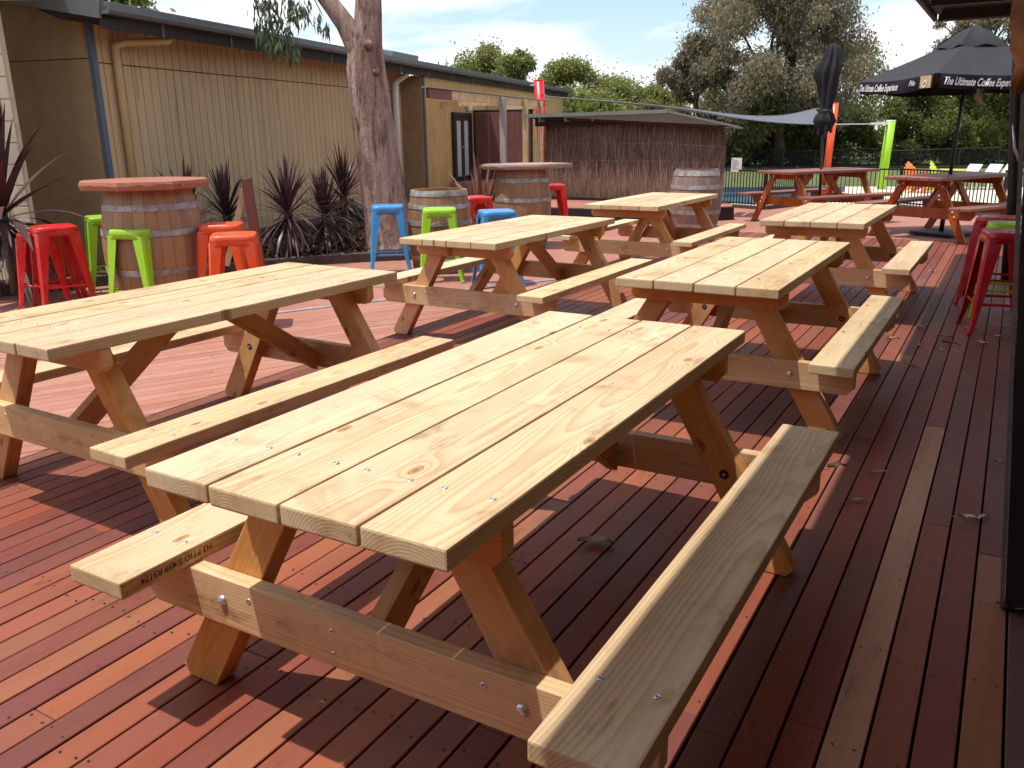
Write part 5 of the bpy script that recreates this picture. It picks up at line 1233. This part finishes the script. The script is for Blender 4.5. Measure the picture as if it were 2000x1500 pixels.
cordyline('upright purple rosette plant left of the brown post', (-3.66, 9.75, 0.05), 0.50, 0.58, 105, 53, dead=30, wscale=0.9)
cordyline('purple strap leaved plant with a drooping dry skirt right of the brown post', (-2.98, 9.86, 0.05), 0.52, 0.60, 130, 54, dead=60, low=2.0, wscale=0.95)
cordyline('purple strap leaved plant in the middle of the bed before the gum tree', (-2.66, 10.30, 0.05), 0.44, 0.56, 120, 55, dead=60, low=2.0, wscale=0.95)
cordyline('tall purple strap leaved plant against the wall beside the gum tree', (-2.62, 11.15, 0.05), 0.62, 0.60, 120, 56, dead=50, low=2.0, wscale=0.95)
cordyline('bronze strap leaved plant beside the grey barrel table', (-0.86, 11.6, 0.0), 0.16, 0.98, 36, 57, mat='cord_bronze', dead=12, low=1.1)

# ================================================================== VERANDA ON THE RIGHT
vr = thing('veranda_roof', 'dark veranda roof edge overhead at the top right', 'roof', (0, 0, 0), -TH)
ZR = 2.52
link('roof_sheet', MB().prism([(-0.945, ZR+0.14), (-0.945, ZR+0.18), (4.2, ZR+0.75), (4.2, ZR+0.71)], -6.0, 10.62, 'y').mesh('vroof'), 'roof', vr)
link('lining', MB().prism([(-0.925, ZR+0.05), (-0.925, ZR+0.10), (4.2, ZR+0.10), (4.2, ZR+0.05)], -6.0, 7.9, 'y').mesh('vlin'), 'white', vr)  # out-of-view stretch, made white to bounce fill light under the roof
link('lining', MB().prism([(-0.925, ZR+0.05), (-0.925, ZR+0.10), (4.2, ZR+0.10), (4.2, ZR+0.05)], 7.92, 10.5, 'y').mesh('vlin2'), 'fascia', vr)
fa = MB().box((-0.945, 2.31, ZR+0.09), (0.04, 16.62, 0.20))
link('fascia', fa.mesh('vfas', bevel=0.015), 'fascia', vr)
link('end_fascia', MB().box((1.65, 10.66, ZR+0.09), (5.14, 0.06, 0.20)).mesh('vef', bevel=0.02), 'fascia', vr)
link('beam', MB().box((0.07, 2.2, ZR-0.03), (0.10, 16.4, 0.14)).mesh('vbeam'), 'fascia', vr)
for i in range(14): link('rafter', MB().box((1.6, -5.4+1.2*i, ZR+0.0), (4.9, 0.045, 0.09)).mesh('vraf'), 'fascia', vr)
cf = thing('unseen_cafe_walls', 'unseen cafe walls added beside and behind the view to shape the fill light', 'building', (0, 0, 0), -TH)
link('wall', MB().box((2.6, 2.3, 1.25), (0.12, 16.6, 2.5)).mesh('cwall'), 'block', cf)  # out of view; pale so that it throws light back under the veranda
link('window', MB().box((2.52, 4.0, 1.5), (0.06, 3.0, 1.2)).mesh('cwin'), 'black_paint', cf)
link('wall', MB().box((-1.6, -2.7, 1.30), (8.2, 0.14, 2.6)).mesh('cwall2'), 'clad', cf)  # wing behind the camera, added to hold back cool sky fill
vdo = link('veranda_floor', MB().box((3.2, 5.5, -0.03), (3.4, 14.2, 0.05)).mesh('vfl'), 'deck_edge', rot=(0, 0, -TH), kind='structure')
pp = thing('veranda_post', 'black timber post of the veranda rising behind the right hand stools', 'post', UV(0.067, 9.52))
link('shaft', MB().tube([(0, 0, 0), (-0.06, 0, 0.8), (-0.17, 0.0, 1.7), (-0.24, 0, 2.46)], [0.055, 0.052, 0.052, 0.052], 14).mesh('vpost', smooth=True), 'black_paint', pp)
link('cord', MB().tube([(-0.20, -0.08, 1.45), (-0.17, -0.10, 1.25), (-0.10, -0.09, 1.12), (-0.02, -0.09, 1.07)], 0.012, 6).mesh('vcord', smooth=True), 'steel', pp)
# tall black panel leaning at the right edge
bpn = thing('black_panel', 'tall black panel with a grey edge strip leaning at the right edge of the deck', 'panel', (1.405, 2.356, 0))
LB, LTp = Vector((0, 0, 0.003)), Vector((-0.172, 0.0, 1.54))
xd = Vector((0.45, 0.86, 0)).normalized(); 
xd = EU.copy()
def panel(o0, wdt, th, zt=1.0):
    a = LB+xd*o0; b_ = LB+(LTp-LB)*zt*1.25+xd*o0; yv = Vector((-xd.y, xd.x, 0))
    P = [a, a+xd*wdt, b_+xd*wdt, b_]
    return MB().add([tuple(p) for p in P]+[tuple(p+yv*th) for p in P], [(3,2,1,0),(4,5,6,7),(0,1,5,4),(1,2,6,5),(2,3,7,6),(3,0,4,7)])
link('sheet', panel(0.010, 0.55, 0.05).mesh('bps'), 'black_paint', bpn)
link('edge_strip', panel(-0.004, 0.012, 0.055).mesh('bpe'), 'seal', bpn)
# dried hanging fern at the top right corner
fn = thing('dried_fern', 'dried brown fern fronds hanging at the top right corner', 'plant', (1.165, 2.25, 1.515))
rr = random.Random(6)
def frond(L, wd, cup, seed):
    mb = MB(); r_ = random.Random(seed); n = 9; m_ = 6
    for i in range(n+1):
        t = i/n
        for j in range(m_+1):
            s_ = j/m_*2-1; ww = wd*math.sin(min(1, t*1.15+0.12)*math.pi*0.93)**0.7
            mb.v.append((s_*ww+r_.uniform(-.004, .004), -cup*(1-s_*s_)*math.sin(t*math.pi)+r_.uniform(-.006, .006), L*(1-t)))
    for i in range(n):
        for j in range(m_): mb.f.append((i*(m_+1)+j, i*(m_+1)+j+1, (i+1)*(m_+1)+j+1, (i+1)*(m_+1)+j))
    return mb.mesh('frond', smooth=True)
link('frond', frond(0.30, 0.058, 0.045, 1), 'fern', fn, loc=(0.0, 0, -0.01), rot=(0, 0.06, 0.2))
link('frond', frond(0.27, 0.05, 0.05, 2), 'fern', fn, loc=(0.06, 0.02, 0.08), rot=(0.1, -0.25, -0.4))
link('frond', frond(0.28, 0.05, 0.04, 3), 'fern_pale', fn, loc=(0.03, -0.03, 0.14), rot=(-0.1, -0.35, 0.5))
link('frond', frond(0.22, 0.05, 0.05, 4), 'fern_pale', fn, loc=(0.05, -0.02, 0.24), rot=(0.0, -0.5, 0.2))
link('coil', MB().tube([(0.06+0.05*math.cos(a*0.7), -0.03, 0.36+0.03*math.sin(a*0.7)) for a in range(10)], 0.007, 6).mesh('coil', smooth=True), 'seal', fn)
link('hook', MB().tube([(0.03, 0.0, 0.34), (0.03, 0.0, 1.15)], 0.004, 6).mesh('hook'), 'steel', fn)

# ================================================================== FALLEN LEAVES
def leaf_mesh(L, wd, curl, seed):
    r_ = random.Random(seed); mb = MB(); n = 8
    for i in range(n+1):
        t = i/n; ww = wd*math.sin(math.pi*min(1, t*0.96+0.02))**0.8; y = (t-0.5)*L; z = 0.006+curl*abs(math.sin(t*math.pi*1.5))*0.5
        x0 = 0.12*L*math.sin(t*math.pi)
        mb.v += [(x0-ww, y, z+curl*0.9*r_.uniform(.4, 1)), (x0, y, z), (x0+ww, y, z+curl*0.8*r_.uniform(.4, 1))]
    for i in range(n):
        for j in range(2): mb.f.append((i*3+j, i*3+j+1, (i+1)*3+j+1, (i+1)*3+j))
    mb.tube([(0, L*0.5, 0.006), (0.01, L*0.62, 0.004), (0.005, L*0.78, 0.006)], 0.0012, 4)
    return mb.mesh('leaf', smooth=True)
LF = [((0.184, 2.76), 0.135, 0.026, 0.016, 1.55, 'dry_leaf', 'large curled brown leaf on the deck under the nearest table'),
      ((1.032, 2.822), 0.080, 0.017, 0.016, 1.9, 'dry_leaf', 'tan crumpled leaf right of the nearest table bench'),
      ((1.443, 3.431), 0.115, 0.008, 0.006, 1.62, 'pale_leaf', 'long pale narrow leaf on the shaded deck boards'),
      ((1.236, 3.129), 0.085, 0.010, 0.010, 1.5, 'dry_leaf', 'pinkish narrow leaf below the long pale one'),
      ((1.596, 2.976), 0.070, 0.014, 0.014, 1.1, 'pale_leaf', 'pale curled leaf touching another pale leaf by the right edge'),
      ((1.66, 2.99), 0.080, 0.008, 0.006, 2.2, 'pale_leaf', 'thin pale leaf crossing the curled pale leaf by the right edge'),
      ((2.0, 3.551), 0.040, 0.010, 0.010, 1.2, 'pale_leaf', 'small pale leaf against the black panel edge'),
      ((1.43, 2.33), 0.10, 0.026, 0.022, 1.0, 'dry_leaf', 'dark crumpled leaf at the foot of the black panel'),
      ((1.96, 5.055), 0.10, 0.020, 0.03, 0.5, 'dry_leaf', 'brown leaf caught under the end of a bench')]
sm_ = [((2.654, 5.581), 'pale_leaf'), ((3.128, 6.20), 'dry_leaf'), ((2.834, 5.948), 'dry_leaf'), ((2.775, 5.722), 'dry_leaf'), ((2.713, 5.525), 'pale_leaf'), ((2.558, 5.696), 'dry_leaf'), ((2.442, 5.876), 'pale_leaf'), ((3.998, 8.854), 'pale_leaf'), ((3.446, 6.30), 'dry_leaf'), ((2.813, 6.278), 'dry_leaf'), ((3.0, 5.75), 'dry_leaf'), ((3.22, 5.9), 'pale_leaf'), ((2.3, 5.2), 'dry_leaf'), ((3.3, 8.3), 'pale_leaf'), ((2.95, 7.3), 'dry_leaf')]
for (p, L, wd, cu, rz, mt_, lb) in LF:
    tag(link('fallen_leaf', leaf_mesh(L, wd, cu, hash(lb) % 97 if False else len(lb)), mt_, loc=(p[0], p[1], 0.002 if 'bench' not in lb else 0.27), rot=(0, 0, rz)), lb, 'leaf', 'fallen leaves on the deck')
rr = random.Random(12)
lfm = {}
for i, (p, mt_) in enumerate(sm_):
    k_ = (i % 4, mt_)
    if k_ not in lfm: lfm[k_] = leaf_mesh(0.075+0.015*(i % 4), 0.007+0.004*(i % 3), 0.006+0.004*(i % 4), i)
    tag(link('fallen_leaf', lfm[k_], mt_, loc=(p[0], p[1], 0.002), rot=(0, 0, rr.uniform(0, 6.28))), ('small pale leaf' if mt_ == 'pale_leaf' else 'small brown leaf')+' scattered on the deck near the right hand stools', 'leaf', 'small leaves by the right hand stools')
